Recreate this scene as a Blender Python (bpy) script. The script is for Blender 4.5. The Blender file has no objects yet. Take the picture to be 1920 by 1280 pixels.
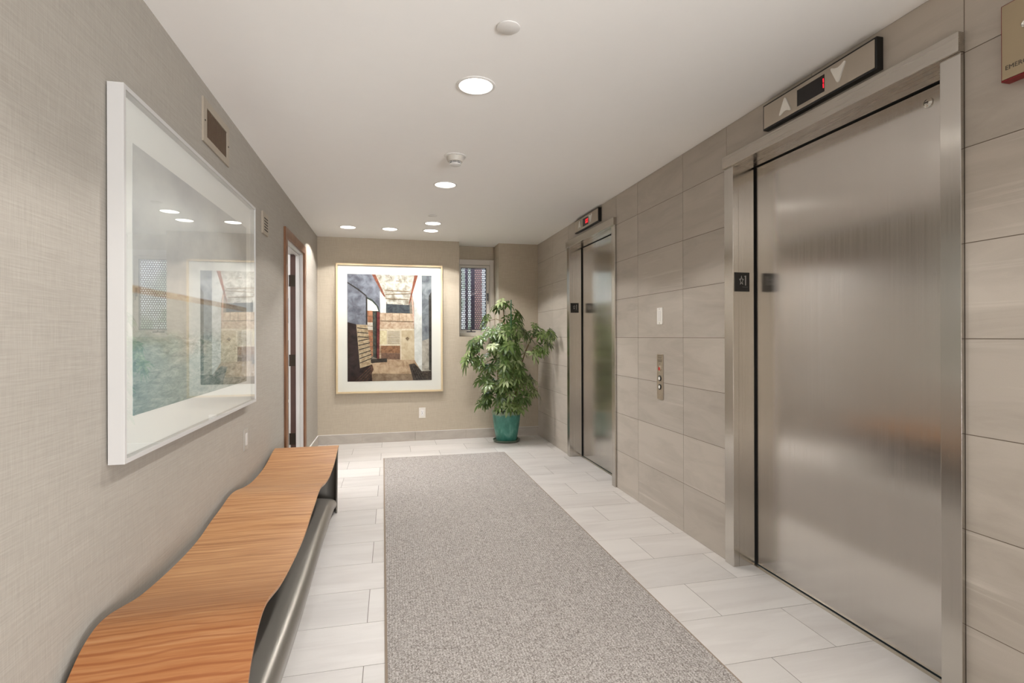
import bpy, bmesh, math, random
from mathutils import Vector, Matrix, Euler, noise as mnoise

C = bpy.context.scene.collection
SC = bpy.context.scene
random.seed(11)

# ---------------------------------------------------------------- dimensions
XL, XR, YB, H = -0.823, 1.808, 6.354, 2.398      # side walls, back wall, ceiling
YR = -3.6                                         # rear end of the lobby
TP = 0.308                                        # tile pitch

# ---------------------------------------------------------------- camera
cam_d = bpy.data.cameras.new('camera')
cam_d.sensor_width = 36.0
cam_d.lens = 980.19 / 1920 * 36
cam_d.shift_y = -9.79 / 1920
cam_d.clip_start = 0.02
cam = bpy.data.objects.new('camera', cam_d)
C.objects.link(cam)
cam.matrix_world = (Matrix.Translation((0, 0, 1.2442)) @ Matrix.Rotation(-0.2276, 4, 'Z')
                    @ Matrix.Rotation(math.pi / 2, 4, 'X') @ Matrix.Rotation(-0.0028, 4, 'Z'))
SC.camera = cam

# ---------------------------------------------------------------- view, world, large lights
SC.view_settings.view_transform = 'Standard'
SC.view_settings.look = 'None'
SC.view_settings.gamma = 1.0
SC.view_settings.use_curve_mapping = False
SC.view_settings.exposure = 0.66
SC.cycles.max_bounces = 10
SC.cycles.diffuse_bounces = 6
SC.cycles.glossy_bounces = 5
SC.cycles.transparent_max_bounces = 12
SC.cycles.sample_clamp_indirect = 6.0
SC.cycles.caustics_reflective = False
SC.cycles.caustics_refractive = False

wd = bpy.data.worlds.new('daylight')
SC.world = wd
wd.use_nodes = True
wd.node_tree.nodes['Background'].inputs[0].default_value = (0.80, 0.90, 1.0, 1)
_tc = wd.node_tree.nodes.new('ShaderNodeTexCoord'); _nz = wd.node_tree.nodes.new('ShaderNodeTexNoise'); _rp = wd.node_tree.nodes.new('ShaderNodeValToRGB')
_nz.inputs['Scale'].default_value = 26.0
_rp.color_ramp.elements[0].position = 0.36; _rp.color_ramp.elements[0].color = (0.30, 0.44, 0.30, 1)
_rp.color_ramp.elements[1].position = 0.56; _rp.color_ramp.elements[1].color = (0.84, 0.92, 1.0, 1)
for a_, b_ in ((_tc.outputs['Generated'], _nz.inputs['Vector']), (_nz.outputs['Fac'], _rp.inputs[0]), (_rp.outputs[0], wd.node_tree.nodes['Background'].inputs[0])):
    wd.node_tree.links.new(a_, b_)
wd.node_tree.nodes['Background'].inputs[1].default_value = 1.2

E_SPOT, E_REAR, E_SKY = 35.0, 360.0, 75.0


def area(name, loc, target, sx, sy, e, col):
    l = bpy.data.lights.new(name, 'AREA')
    l.shape = 'RECTANGLE'; l.size = sx; l.size_y = sy; l.energy = e; l.color = col
    o = bpy.data.objects.new(name, l); C.objects.link(o)
    o.location = loc
    o.rotation_euler = (Vector(target) - Vector(loc)).to_track_quat('-Z', 'Y').to_euler()
    return o


# fill light added at an invented entrance behind the camera; daylight over the screen outside the back window
area('added_rear_fill', (2.86, YR - 0.35, 0.78), (0.9, 3.0, 3.9), 2.4, 1.45, E_REAR, (0.95, 0.97, 1.0))
area('window_daylight', (0.86, 7.35, 3.0), (1.25, 5.9, 1.2), 0.7, 0.5, E_SKY, (0.75, 0.87, 1.0))


# ---------------------------------------------------------------- material helpers
def lin(r, g=None, b=None):
    if g is None:
        r, g, b = r
    f = lambda c: (c / 255 / 12.92) if c / 255 <= 0.04045 else ((c / 255 + 0.055) / 1.055) ** 2.4
    return (f(r), f(g), f(b), 1)


class NT:
    def __init__(s, name):
        s.m = bpy.data.materials.new(name); s.m.use_nodes = True
        s.t = s.m.node_tree; s.n = s.t.nodes; s.l = s.t.links
        s.b = s.n['Principled BSDF']; s.out = s.n['Material Output']

    def new(s, typ, **kw):
        nd = s.n.new(typ)
        for k, v in kw.items():
            setattr(nd, k, v)
        return nd

    def set(s, nd, **kw):
        for k, v in kw.items():
            nd.inputs[k].default_value = v

    def link(s, a, b):
        s.l.new(a, b)

    def coords(s, scale=(1, 1, 1), rot=(0, 0, 0), src='Object', add=None):
        tc = s.new('ShaderNodeTexCoord'); mp = s.new('ShaderNodeMapping')
        mp.inputs['Scale'].default_value = scale; mp.inputs['Rotation'].default_value = rot
        o = tc.outputs[src]
        if add is not None:
            va = s.new('ShaderNodeVectorMath', operation='ADD')
            s.link(o, va.inputs[0]); s.link(add, va.inputs[1]); o = va.outputs[0]
        s.link(o, mp.inputs['Vector'])
        return mp.outputs['Vector']

    def noise(s, vec, scale=5, detail=4, rough=0.5, dist=0.0):
        nd = s.new('ShaderNodeTexNoise')
        nd.inputs['Scale'].default_value = scale; nd.inputs['Detail'].default_value = detail
        nd.inputs['Roughness'].default_value = rough; nd.inputs['Distortion'].default_value = dist
        s.link(vec, nd.inputs['Vector'])
        return nd.outputs['Fac']

    def ramp(s, fac, stops):
        nd = s.new('ShaderNodeValToRGB')
        e = nd.color_ramp.elements
        while len(e) < len(stops):
            e.new(0.5)
        for i, (p, c) in enumerate(stops):
            e[i].position = p; e[i].color = c if len(c) == 4 else (*c, 1)
        s.link(fac, nd.inputs[0])
        return nd.outputs[0]

    def mix(s, fac, a, b, mode='MIX'):
        nd = s.new('ShaderNodeMix', data_type='RGBA', blend_type=mode)
        for sock, v in ((nd.inputs[0], fac), (nd.inputs[6], a), (nd.inputs[7], b)):
            if isinstance(v, (int, float)):
                sock.default_value = v
            elif isinstance(v, tuple):
                sock.default_value = v
            else:
                s.link(v, sock)
        return nd.outputs[2]

    def math(s, op, a, b=None, clamp=False):
        nd = s.new('ShaderNodeMath', operation=op); nd.use_clamp = clamp
        for i, v in enumerate((a, b)):
            if v is None: continue
            if isinstance(v, (int, float)): nd.inputs[i].default_value = v
            else: s.link(v, nd.inputs[i])
        return nd.outputs[0]

    def bump(s, h, strength=0.2, dist=0.002, normal=None):
        nd = s.new('ShaderNodeBump')
        nd.inputs['Strength'].default_value = strength; nd.inputs['Distance'].default_value = dist
        s.link(h, nd.inputs['Height'])
        if normal is not None: s.link(normal, nd.inputs['Normal'])
        s.link(nd.outputs[0], s.b.inputs['Normal'])
        return nd.outputs[0]

    def base(s, v):
        if isinstance(v, tuple): s.b.inputs['Base Color'].default_value = v
        else: s.link(v, s.b.inputs['Base Color'])


def flat(name, rgb, rough=0.5, metal=0.0, var=0.04, spec=0.5):
    """plain painted or moulded surface with slight procedural variation"""
    t = NT(name)
    c = lin(rgb)
    d = tuple(max(0, x * (1 - var * 2)) for x in c[:3]) + (1,)
    f = t.noise(t.coords(), 14, 3)
    t.base(t.mix(f, d, c))
    t.set(t.b, Roughness=rough, Metallic=metal)
    t.b.inputs['Specular IOR Level'].default_value = spec
    return t.m


def emit(name, rgb, strength):
    t = NT(name)
    t.base((0, 0, 0, 1))
    t.b.inputs['Emission Color'].default_value = lin(rgb)
    t.b.inputs['Emission Strength'].default_value = strength
    return t.m


def grasscloth(name, c1, c2, axis):
    # axis: horizontal world axis of the wall ('X' or 'Y')
    t = NT(name)
    hs = (9, 9, 330)
    v1 = t.noise(t.coords(hs), 1.0, 3, 0.6)                       # horizontal weft threads
    vs = (1, 420, 14) if axis == 'Y' else (420, 1, 14)
    v2 = t.noise(t.coords(vs), 1.0, 3, 0.6)                       # vertical warp threads
    f = t.math('MULTIPLY', t.math('ADD', v1, v2), 0.5)
    big = t.noise(t.coords((1.2, 1.2, 1.2)), 1.0, 2)
    col = t.ramp(f, [(0.22, lin(c1)), (0.78, lin(c2))])
    col = t.mix(t.math('MULTIPLY', big, 0.12), col, lin(tuple(int(x * 0.85) for x in c1)))
    t.base(col)
    t.set(t.b, Roughness=0.75)
    t.b.inputs['Specular IOR Level'].default_value = 0.3
    t.bump(f, 0.4, 0.0007)
    return t.m


def tile_mat(name, ca, cb, cv, rough, axis, vein=0.5):
    """porcelain stone tile; each tile carries its own random offset in the attribute tile_seed"""
    t = NT(name)
    at = t.new('ShaderNodeAttribute', attribute_name='tile_seed')
    sc = t.new('ShaderNodeVectorMath', operation='SCALE'); sc.inputs[3].default_value = 9.0
    t.link(at.outputs['Vector'], sc.inputs[0])
    off = sc.outputs[0]
    st = {'X': (0.35, 2.2, 1.0), 'Z': (1.0, 0.5, 2.4)}[axis]
    rot = {'X': (0, 0, 0.12), 'Z': (0.32, 0, 0)}[axis]
    vn = t.noise(t.coords(st, rot, add=off), 3.2, 6, 0.62, 0.9)
    streak = t.noise(t.coords(tuple(x * (7 if x > 1.5 else 0.8) for x in st), rot, add=off), 2.0, 4, 0.6, 0.4)
    fine = t.noise(t.coords((1, 1, 1)), 380, 2, 0.7)
    col = t.ramp(vn, [(0.30, lin(ca)), (0.58, lin(cb))])
    sm = t.ramp(streak, [(0.56, (0, 0, 0, 1)), (0.70, (1, 1, 1, 1))])
    gate = t.ramp(t.noise(t.coords((1, 1, 1), add=off), 1.6, 2), [(0.50, (0, 0, 0, 1)), (0.62, (1, 1, 1, 1))])
    vm = t.mix(1.0, sm, gate, 'MULTIPLY')
    vm = t.mix(1.0, vm, (vein, vein, vein, 1), 'MULTIPLY')
    bw = t.new('ShaderNodeRGBToBW'); t.link(vm, bw.inputs[0])
    col = t.mix(bw.outputs[0], col, lin(cv))
    col = t.mix(t.math('MULTIPLY', fine, 0.16), col, lin(tuple(int(x * 0.72) for x in ca)))
    sep = t.new('ShaderNodeSeparateXYZ'); t.link(at.outputs['Vector'], sep.inputs[0])
    hs = t.new('ShaderNodeHueSaturation')
    t.link(t.math('ADD', t.math('MULTIPLY', sep.outputs[0], 0.10), 0.95), hs.inputs['Value'])
    t.link(col, hs.inputs['Color'])
    t.base(hs.outputs[0])
    t.link(t.math('ADD', t.math('MULTIPLY', vn, 0.15), rough - 0.07), t.b.inputs['Roughness'])
    t.bump(fine, 0.12, 0.0006)
    return t.m


def brushed(name, rgb, rough=0.27, aniso=0.6, streak='V', rotv=0.25, amp=0.10):
    t = NT(name)
    t.set(t.b, Metallic=1.0, Roughness=rough)
    s = (140, 140, 0.8) if streak == 'V' else (180, 1.5, 180)
    f = t.noise(t.coords(s), 1.0, 4, 0.7)
    wide = t.noise(t.coords((9, 9, 0.5) if streak == 'V' else (1, 1, 9)), 1.0, 3, 0.6)
    c = lin(rgb)
    lo = tuple(x * (1 - amp) for x in c[:3]) + (1,)
    hi = tuple(min(1, x * (1 + amp * 0.6)) for x in c[:3]) + (1,)
    t.base(t.mix(t.math('MULTIPLY', t.math('ADD', f, wide), 0.5), lo, hi))
    t.link(t.math('ADD', t.math('MULTIPLY', f, 0.14), rough - 0.07), t.b.inputs['Roughness'])
    if aniso:
        tg = t.new('ShaderNodeTangent', direction_type='RADIAL', axis='Z')
        t.link(tg.outputs[0], t.b.inputs['Tangent'])
        t.set(t.b, Anisotropic=aniso)
        t.b.inputs['Anisotropic Rotation'].default_value = rotv
    if streak == 'V': t.bump(f, 0.05, 0.0003)
    return t.m


M = {}
M['grass_side'] = grasscloth('grasscloth_wallpaper_side', (142, 135, 125), (175, 168, 158), 'Y')
M['grass_back'] = grasscloth('grasscloth_wallpaper_back', (162, 150, 132), (192, 180, 162), 'X')
M['ceiling'] = flat('ceiling_paint', (243, 241, 238), 0.9, var=0.01, spec=0.2)
M['floor_tile'] = tile_mat('floor_porcelain', (197, 191, 186), (211, 206, 201), (226, 222, 218), 0.42, 'X', 0.55)
M['wall_tile'] = tile_mat('wall_porcelain', (166, 157, 146), (181, 172, 161), (204, 197, 187), 0.45, 'Z', 0.6)
M['grout'] = flat('grout', (112, 100, 88), 0.9)
M['grout_floor'] = flat('floor_grout', (124, 117, 109), 0.9)
M['steel'] = brushed('brushed_steel_door', (208, 203, 197), 0.19, 0.75, rotv=0.0)
M['steel_frame'] = brushed('brushed_steel_frame', (200, 195, 188), 0.22, 0.6, rotv=0.0)
M['steel_h'] = brushed('brushed_steel_header', (196, 189, 180), 0.26, 0.5, 'H')
M['steel_plate'] = brushed('satin_steel_plate', (196, 186, 172), 0.34, 0.0, 'V')
M['chrome'] = flat('chrome', (215, 212, 206), 0.15, 1.0)
M['black'] = flat('black_plastic', (12, 11, 10), 0.35)
M['void'] = flat('shaft_black', (4, 4, 4), 0.9)
M['white_plastic'] = flat('white_plastic', (232, 229, 222), 0.4)
M['white_frame'] = flat('white_lacquer', (222, 219, 215), 0.35, var=0.01)
M['picture_white'] = flat('picture_frame_lacquer', (186, 183, 180), 0.35, var=0.01)
M['plate_grey'] = flat('pale_grey_plate', (164, 158, 149), 0.5)
M['mat_board'] = flat('white_mat_board', (236, 233, 228), 0.8, var=0.01)
M['mat_cream'] = flat('cream_mat_board', (214, 209, 201), 0.8, var=0.01)
M['maple'] = flat('pale_maple', (204, 182, 144), 0.45, var=0.08)
M['window_paint'] = flat('window_frame_paint', (196, 188, 178), 0.45, var=0.02)
M['window_metal'] = flat('window_bead_metal', (70, 68, 74), 0.4, 0.3)
M['jamb_paint'] = flat('jamb_paint', (196, 192, 188), 0.45, var=0.02)
M['room_white'] = flat('side_room_paint', (222, 220, 216), 0.8)
M['walnut_edge'] = flat('dark_stained_wood_door', (74, 46, 36), 0.45, var=0.2)
M['hinge'] = flat('bronze_hinge', (52, 44, 36), 0.4, 0.7)
M['vent_paint'] = flat('vent_grille_paint', (160, 148, 132), 0.6)
M['vent_dark'] = flat('vent_dark_slots', (30, 22, 16), 0.7)
M['vent_bar'] = flat('vent_bar', (84, 66, 50), 0.5)
M['red_paint'] = flat('red_painted_metal', (120, 14, 16), 0.4)
M['brass_face'] = brushed('satin_brass_face', (176, 160, 134), 0.42, 0.0, 'H')
M['purple'] = flat('plum_painted_post', (70, 48, 84), 0.6)
M['pink_brick'] = flat('pink_render', (196, 150, 142), 0.9, var=0.15)
M['screen_metal'] = flat('perforated_screen_metal', (72, 62, 82), 0.5, 0.2, var=0.2)
M['soil'] = flat('potting_soil', (46, 34, 26), 0.95, var=0.3)
M['stake'] = flat('green_plant_stake', (44, 92, 66), 0.5)
M['saucer'] = flat('glazed_saucer', (98, 112, 96), 0.35, var=0.15)
M['digit'] = emit('red_display_digit', (255, 20, 40), 1.6)
M['display'] = flat('display_window', (16, 6, 5), 0.15)
M['red_button'] = flat('red_button', (190, 40, 36), 0.3)
M['engraving'] = flat('engraved_ink', (84, 76, 66), 0.7)
M['sign_grey'] = flat('sign_raised_grey', (176, 172, 168), 0.5)
M['outlet'] = flat('outlet_plastic', (214, 208, 198), 0.4)
M['outlet_dark'] = flat('outlet_slot', (60, 55, 50), 0.6)
M['lens'] = emit('downlight_lens', (255, 250, 242), 3.0)
M['detector'] = flat('detector_plastic', (206, 200, 190), 0.5)
M['blue_item'] = flat('blue_plastic', (40, 74, 104), 0.5)
M['carpet_edge'] = flat('rug_binding', (150, 134, 118), 0.9)


def glass_mat(name='picture_glass', k=1.75):
    # thin pane: reflection by Fresnel at the outer face (both faces folded in), the rest passes straight through
    t = NT(name)
    fr = t.new('ShaderNodeFresnel'); fr.inputs['IOR'].default_value = 1.5
    geo = t.new('ShaderNodeNewGeometry')
    f = t.math('MULTIPLY', fr.outputs[0], k, True)
    f = t.math('MULTIPLY', f, t.math('SUBTRACT', 1.0, geo.outputs['Backfacing']))
    gl = t.new('ShaderNodeBsdfGlossy'); gl.inputs['Roughness'].default_value = 0.0
    gl.inputs['Color'].default_value = (1, 1, 1, 1)
    tr = t.new('ShaderNodeBsdfTransparent'); tr.inputs['Color'].default_value = (0.98, 0.99, 0.985, 1)
    mx = t.new('ShaderNodeMixShader')
    t.link(f, mx.inputs[0]); t.link(tr.outputs[0], mx.inputs[1]); t.link(gl.outputs[0], mx.inputs[2])
    t.link(mx.outputs[0], t.out.inputs['Surface'])
    return t.m


M['glass'] = glass_mat()
M['museum_glass'] = glass_mat('low_reflection_picture_glass', 0.35)


def teak_mat():
    t = NT('zebra_teak_veneer')
    # UV: x across the bench in metres, y arc length along the bench in metres
    v = t.coords((0.45, 10.0, 1), (0, 0, -0.06), 'UV')
    warp = t.noise(t.coords((1.6, 1.2, 1), src='UV'), 2.0, 3, 0.5)
    wv = t.new('ShaderNodeVectorMath', operation='SCALE'); wv.inputs[3].default_value = 0.35
    cb = t.new('ShaderNodeCombineXYZ'); t.link(warp, cb.inputs[1])
    t.link(cb.outputs[0], wv.inputs[0])
    va = t.new('ShaderNodeVectorMath', operation='ADD'); t.link(v, va.inputs[0]); t.link(wv.outputs[0], va.inputs[1])
    g = t.noise(va.outputs[0], 5.5, 5, 0.62, 0.35)
    g2 = t.noise(t.coords((2.5, 150, 1), (0, 0, -0.06), 'UV'), 1.0, 3, 0.6, 0.6)
    g3 = t.noise(t.coords((1.0, 46, 1), (0, 0, -0.07), 'UV'), 1.0, 3, 0.6, 1.2)
    broad = t.noise(t.coords((0.4, 2.4, 1), src='UV'), 1.0, 2)
    col = t.ramp(g, [(0.28, lin(130, 86, 52)), (0.40, lin(168, 119, 76)), (0.52, lin(194, 146, 99)), (0.68, lin(214, 172, 124))])
    col = t.mix(t.math('MULTIPLY', g2, 0.38), col, lin(160, 110, 74))
    col = t.mix(t.ramp(g3, [(0.42, (0, 0, 0, 1)), (0.50, (0.42, 0.42, 0.42, 1)), (0.55, (0, 0, 0, 1))]), col, lin(146, 96, 60))
    col = t.mix(t.math('MULTIPLY', broad, 0.25), col, lin(198, 148, 100))
    # shade of the down-turned near end put into the colour, plus darker streaks
    tc = t.new('ShaderNodeTexCoord'); sp = t.new('ShaderNodeSeparateXYZ'); t.link(tc.outputs['UV'], sp.inputs[0])
    near_shade_grain = t.ramp(t.math('MULTIPLY', sp.outputs[1], 0.3), [(0.10, (1, 1, 1, 1)), (0.30, (0, 0, 0, 1))])
    wave = t.new('ShaderNodeTexWave', wave_type='BANDS', bands_direction='Y')
    wave.inputs['Scale'].default_value = 13.0; wave.inputs['Distortion'].default_value = 7.0
    wave.inputs['Detail'].default_value = 3.0; wave.inputs['Detail Scale'].default_value = 0.5
    t.link(t.coords((0.35, 1.0, 1), (0, 0, -0.06), 'UV'), wave.inputs['Vector'])
    wf = t.ramp(wave.outputs['Fac'], [(0.0, (1, 1, 1, 1)), (0.30, (0, 0, 0, 1))])
    k = t.mix(1.0, near_shade_grain, wf, 'MULTIPLY')
    bw = t.new('ShaderNodeRGBToBW'); t.link(k, bw.inputs[0])
    col = t.mix(t.math('MULTIPLY', bw.outputs[0], 0.75), col, lin(112, 60, 34))
    bw2 = t.new('ShaderNodeRGBToBW'); t.link(near_shade_grain, bw2.inputs[0])
    col = t.mix(t.math('MULTIPLY', bw2.outputs[0], 0.72), col, lin(128, 74, 38))
    t.base(col)
    t.set(t.b, Roughness=0.42)
    t.b.inputs['Specular IOR Level'].default_value = 0.28
    t.b.inputs['Coat Weight'].default_value = 0.03
    t.b.inputs['Coat Roughness'].default_value = 0.22
    t.bump(g2, 0.05, 0.0004)
    return t.m


M['teak'] = teak_mat()
M['bench_metal'] = flat('satin_bench_metal', (140, 134, 126), 0.38, 0.7, var=0.04)


def casing_mat():
    t = NT('cherry_door_casing')
    g = t.noise(t.coords((30, 30, 2.2)), 1.6, 4, 0.6)
    t.base(t.ramp(g, [(0.3, lin(92, 58, 36)), (0.7, lin(140, 96, 64))]))
    t.set(t.b, Roughness=0.4)
    return t.m


M['casing'] = casing_mat()


def rug_mat():
    t = NT('loop_pile_rug')
    vo = t.new('ShaderNodeTexVoronoi', feature='F1'); vo.inputs['Scale'].default_value = 1.0
    t.link(t.coords((300, 230, 1)), vo.inputs['Vector'])
    sp = t.new('ShaderNodeSeparateColor'); t.link(vo.outputs['Color'], sp.inputs[0])
    f = t.math('ADD', t.math('MULTIPLY', sp.outputs[0], 0.7), t.math('MULTIPLY', t.noise(t.coords((1, 1, 1)), 60, 3, 0.7), 0.45))
    col = t.ramp(f, [(0.20, lin(118, 111, 105)), (0.5, lin(164, 157, 151)), (0.85, lin(202, 196, 191))])
    rows = t.new('ShaderNodeTexWave', wave_type='BANDS', bands_direction='X')
    rows.inputs['Scale'].default_value = 26.0; rows.inputs['Distortion'].default_value = 1.4
    rows.inputs['Detail'].default_value = 2.0; rows.inputs['Detail Scale'].default_value = 6.0
    t.link(t.coords((1, 1, 1)), rows.inputs['Vector'])
    col = t.mix(t.math('MULTIPLY', t.math('SUBTRACT', 1.0, rows.outputs['Fac']), 0.22), col, lin(112, 102, 94))
    t.base(col)
    t.set(t.b, Roughness=0.95)
    t.b.inputs['Specular IOR Level'].default_value = 0.15
    h = t.math('ADD', t.math('MULTIPLY', t.math('SUBTRACT', 1.0, vo.outputs['Distance']), 1.0), t.math('MULTIPLY', rows.outputs['Fac'], 0.5))
    t.bump(h, 0.8, 0.003)
    return t.m


M['rug'] = rug_mat()


def leaf_mat():
    t = NT('schefflera_leaf')
    at = t.new('ShaderNodeAttribute', attribute_name='leaf_tone')
    col = t.ramp(at.outputs['Fac'], [(0.0, lin(52, 72, 34)), (0.45, lin(94, 118, 60)), (0.8, lin(140, 158, 98)), (1.0, lin(188, 198, 150))])
    n = t.noise(t.coords(), 60, 2)
    col = t.mix(t.math('MULTIPLY', n, 0.3), col, lin(54, 82, 30))
    t.base(col)
    t.set(t.b, Roughness=0.30)
    t.b.inputs['Subsurface Weight'].default_value = 0.0
    tr = t.new('ShaderNodeBsdfTranslucent'); t.link(col, tr.inputs['Color'])
    mx = t.new('ShaderNodeMixShader'); mx.inputs[0].default_value = 0.22
    t.link(t.b.outputs[0], mx.inputs[1]); t.link(tr.outputs[0], mx.inputs[2])
    t.link(mx.outputs[0], t.out.inputs['Surface'])
    return t.m


M['leaf'] = leaf_mat()
M['bark'] = flat('green_brown_stem', (126, 104, 62), 0.7, var=0.25)


def pot_mat():
    t = NT('teal_glazed_ceramic')
    n = t.noise(t.coords((1, 1, 0.45)), 13, 5, 0.65, 0.6)
    col = t.ramp(n, [(0.30, lin(44, 104, 92)), (0.55, lin(74, 136, 122)), (0.75, lin(124, 168, 154))])
    sp = t.new('ShaderNodeSeparateXYZ'); tc = t.new('ShaderNodeTexCoord'); t.link(tc.outputs['Object'], sp.inputs[0])
    rim = t.ramp(t.math('ADD', t.math('MULTIPLY', sp.outputs[2], 1.0), t.math('MULTIPLY', n, 0.05)), [(0.338, (0, 0, 0, 1)), (0.36, (1, 1, 1, 1))])
    bw = t.new('ShaderNodeRGBToBW'); t.link(rim, bw.inputs[0])
    col = t.mix(t.math('MULTIPLY', bw.outputs[0], 0.7), col, lin(150, 152, 128))
    t.base(col)
    t.set(t.b, Roughness=0.28)
    return t.m


M['pot'] = pot_mat()


def paint_mat(name, rgb, rgb2=None, scale=30, stretch=(1, 1, 1), thr=(0.35, 0.65), detail=5):
    """ink of a printed photograph: mottled between two tones"""
    t = NT(name)
    rgb2 = rgb2 or tuple(int(c * 0.8) for c in rgb)
    ds = lambda q: tuple(0.92 * (0.72 * c + 0.28 * sum(q) / 3) for c in q)
    rgb, rgb2 = ds(rgb), ds(rgb2)
    f = t.noise(t.coords(stretch), scale, detail, 0.65, 0.5)
    t.base(t.ramp(f, [(thr[0], lin(rgb2)), (thr[1], lin(rgb))]))
    t.set(t.b, Roughness=0.85)
    t.b.inputs['Specular IOR Level'].default_value = 0.1
    return t.m


# ---------------------------------------------------------------- geometry helpers
def bm_new():
    return bmesh.new()


def box(bm, x0, x1, y0, y1, z0, z1, bevel=0.0, mi=0):
    vs = [bm.verts.new((x, y, z)) for x in (x0, x1) for y in (y0, y1) for z in (z0, z1)]
    f = []
    for q in ((0, 1, 3, 2), (4, 6, 7, 5), (0, 4, 5, 1), (2, 3, 7, 6), (0, 2, 6, 4), (1, 5, 7, 3)):
        fc = bm.faces.new([vs[i] for i in q]); fc.material_index = mi; f.append(fc)
    if bevel:
        es = list({e for fc in f for e in fc.edges})
        r = bmesh.ops.bevel(bm, geom=es, offset=bevel, segments=2, profile=0.5, affect='EDGES')
        for fc in r['faces']: fc.material_index = mi
    return f


def prism(bm, pts, axis, a0, a1, mi=0):
    """polygon pts extruded along axis from a0 to a1; pts in the other two axes in cyclic XYZ order"""
    def mk(p, a):
        return {'X': (a, p[0], p[1]), 'Y': (p[0], a, p[1]), 'Z': (p[0], p[1], a)}[axis]
    v0 = [bm.verts.new(mk(p, a0)) for p in pts]; v1 = [bm.verts.new(mk(p, a1)) for p in pts]
    n = len(pts)
    fs = [bm.faces.new(v0), bm.faces.new(v1[::-1])]
    for i in range(n):
        fs.append(bm.faces.new((v0[i], v1[i], v1[(i + 1) % n], v0[(i + 1) % n])))
    for f in fs: f.material_index = mi
    bmesh.ops.recalc_face_normals(bm, faces=fs)
    return fs


def lathe(bm, prof, c, axis='Z', seg=40, mi=0):
    """prof: list of (radius, height)"""
    rings = []
    for r, h in prof:
        ring = []
        for i in range(seg):
            a = 2 * math.pi * i / seg
            x, y = r * math.cos(a), r * math.sin(a)
            p = {'Z': (x, y, h), 'X': (h, x, y), 'Y': (x, h, y)}[axis]
            ring.append(bm.verts.new((c[0] + p[0], c[1] + p[1], c[2] + p[2])))
        rings.append(ring)
    fs = []
    for a, b in zip(rings, rings[1:]):
        for i in range(seg):
            fs.append(bm.faces.new((a[i], a[(i + 1) % seg], b[(i + 1) % seg], b[i])))
    if prof[0][0] > 1e-6: fs.append(bm.faces.new(rings[0][::-1]))
    if prof[-1][0] > 1e-6: fs.append(bm.faces.new(rings[-1]))
    for f in fs: f.material_index = mi; f.smooth = True
    bmesh.ops.recalc_face_normals(bm, faces=fs)
    return fs


def tube(bm, pts, radii, seg=8, mi=0):
    pts = [Vector(p) for p in pts]
    if isinstance(radii, (int, float)): radii = [radii] * len(pts)
    rings = []
    up = Vector((0.12, 0.31, 0.94)).normalized()
    for i, p in enumerate(pts):
        d = (pts[min(i + 1, len(pts) - 1)] - pts[max(i - 1, 0)]).normalized()
        a = d.cross(up)
        if a.length < 1e-3: a = d.cross(Vector((1, 0, 0)))
        a.normalize(); b = d.cross(a)
        rings.append([bm.verts.new(p + (a * math.cos(t) + b * math.sin(t)) * radii[i])
                      for t in [2 * math.pi * k / seg for k in range(seg)]])
    fs = []
    for r0, r1 in zip(rings, rings[1:]):
        for k in range(seg):
            fs.append(bm.faces.new((r0[k], r0[(k + 1) % seg], r1[(k + 1) % seg], r1[k])))
    fs.append(bm.faces.new(rings[0][::-1])); fs.append(bm.faces.new(rings[-1]))
    for f in fs: f.smooth = True; f.material_index = mi
    return fs


def mesh_obj(name, bm, mats, parent=None, smooth=False):
    bm.normal_update()
    if name not in ('foliage',):
        for e_ in bm.edges:
            if len(e_.link_faces) == 2 and e_.calc_face_angle(0) > 0.65: e_.smooth = False
    me = bpy.data.meshes.new(name)
    bm.to_mesh(me); bm.free()
    for m in (mats if isinstance(mats, (list, tuple)) else [mats]):
        me.materials.append(M[m] if isinstance(m, str) else m)
    o = bpy.data.objects.new(name, me); C.objects.link(o)
    if parent is not None:
        # geometry is given in room coordinates; keep it there under the parent
        root = parent
        o.parent = parent
        o.matrix_parent_inverse = WM[parent.name].inverted()
    WM[o.name] = Matrix.Identity(4)
    if smooth:
        for p in me.polygons: p.use_smooth = True
    return o


WM = {}


def thing(name, loc, label=None, cat=None, group=None, kind=None):
    o = bpy.data.objects.new(name, None); C.objects.link(o)
    o.empty_display_size = 0.05
    o.location = loc
    WM[o.name] = Matrix.Translation(loc)
    tag(o, label, cat, group, kind)
    return o


def tag(o, label=None, cat=None, group=None, kind=None):
    if label: o['label'] = label
    if cat: o['category'] = cat
    if group: o['group'] = group
    if kind: o['kind'] = kind
    return o


def struct(name, bm, mats, parent=None):
    o = mesh_obj(name, bm, mats, parent)
    if parent is None: o['kind'] = 'structure'
    return o


def text_mesh(body, size, depth=0.0006):
    cu = bpy.data.curves.new('lettering', 'FONT')
    cu.body = body; cu.size = size; cu.extrude = depth; cu.align_x = 'LEFT'
    o = bpy.data.objects.new('lettering', cu); C.objects.link(o)
    dg = bpy.context.evaluated_depsgraph_get()
    me = bpy.data.meshes.new_from_object(o.evaluated_get(dg))
    bpy.data.objects.remove(o); bpy.data.curves.remove(cu)
    bm = bmesh.new(); bm.from_mesh(me); bpy.data.meshes.remove(me)
    return bm


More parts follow.
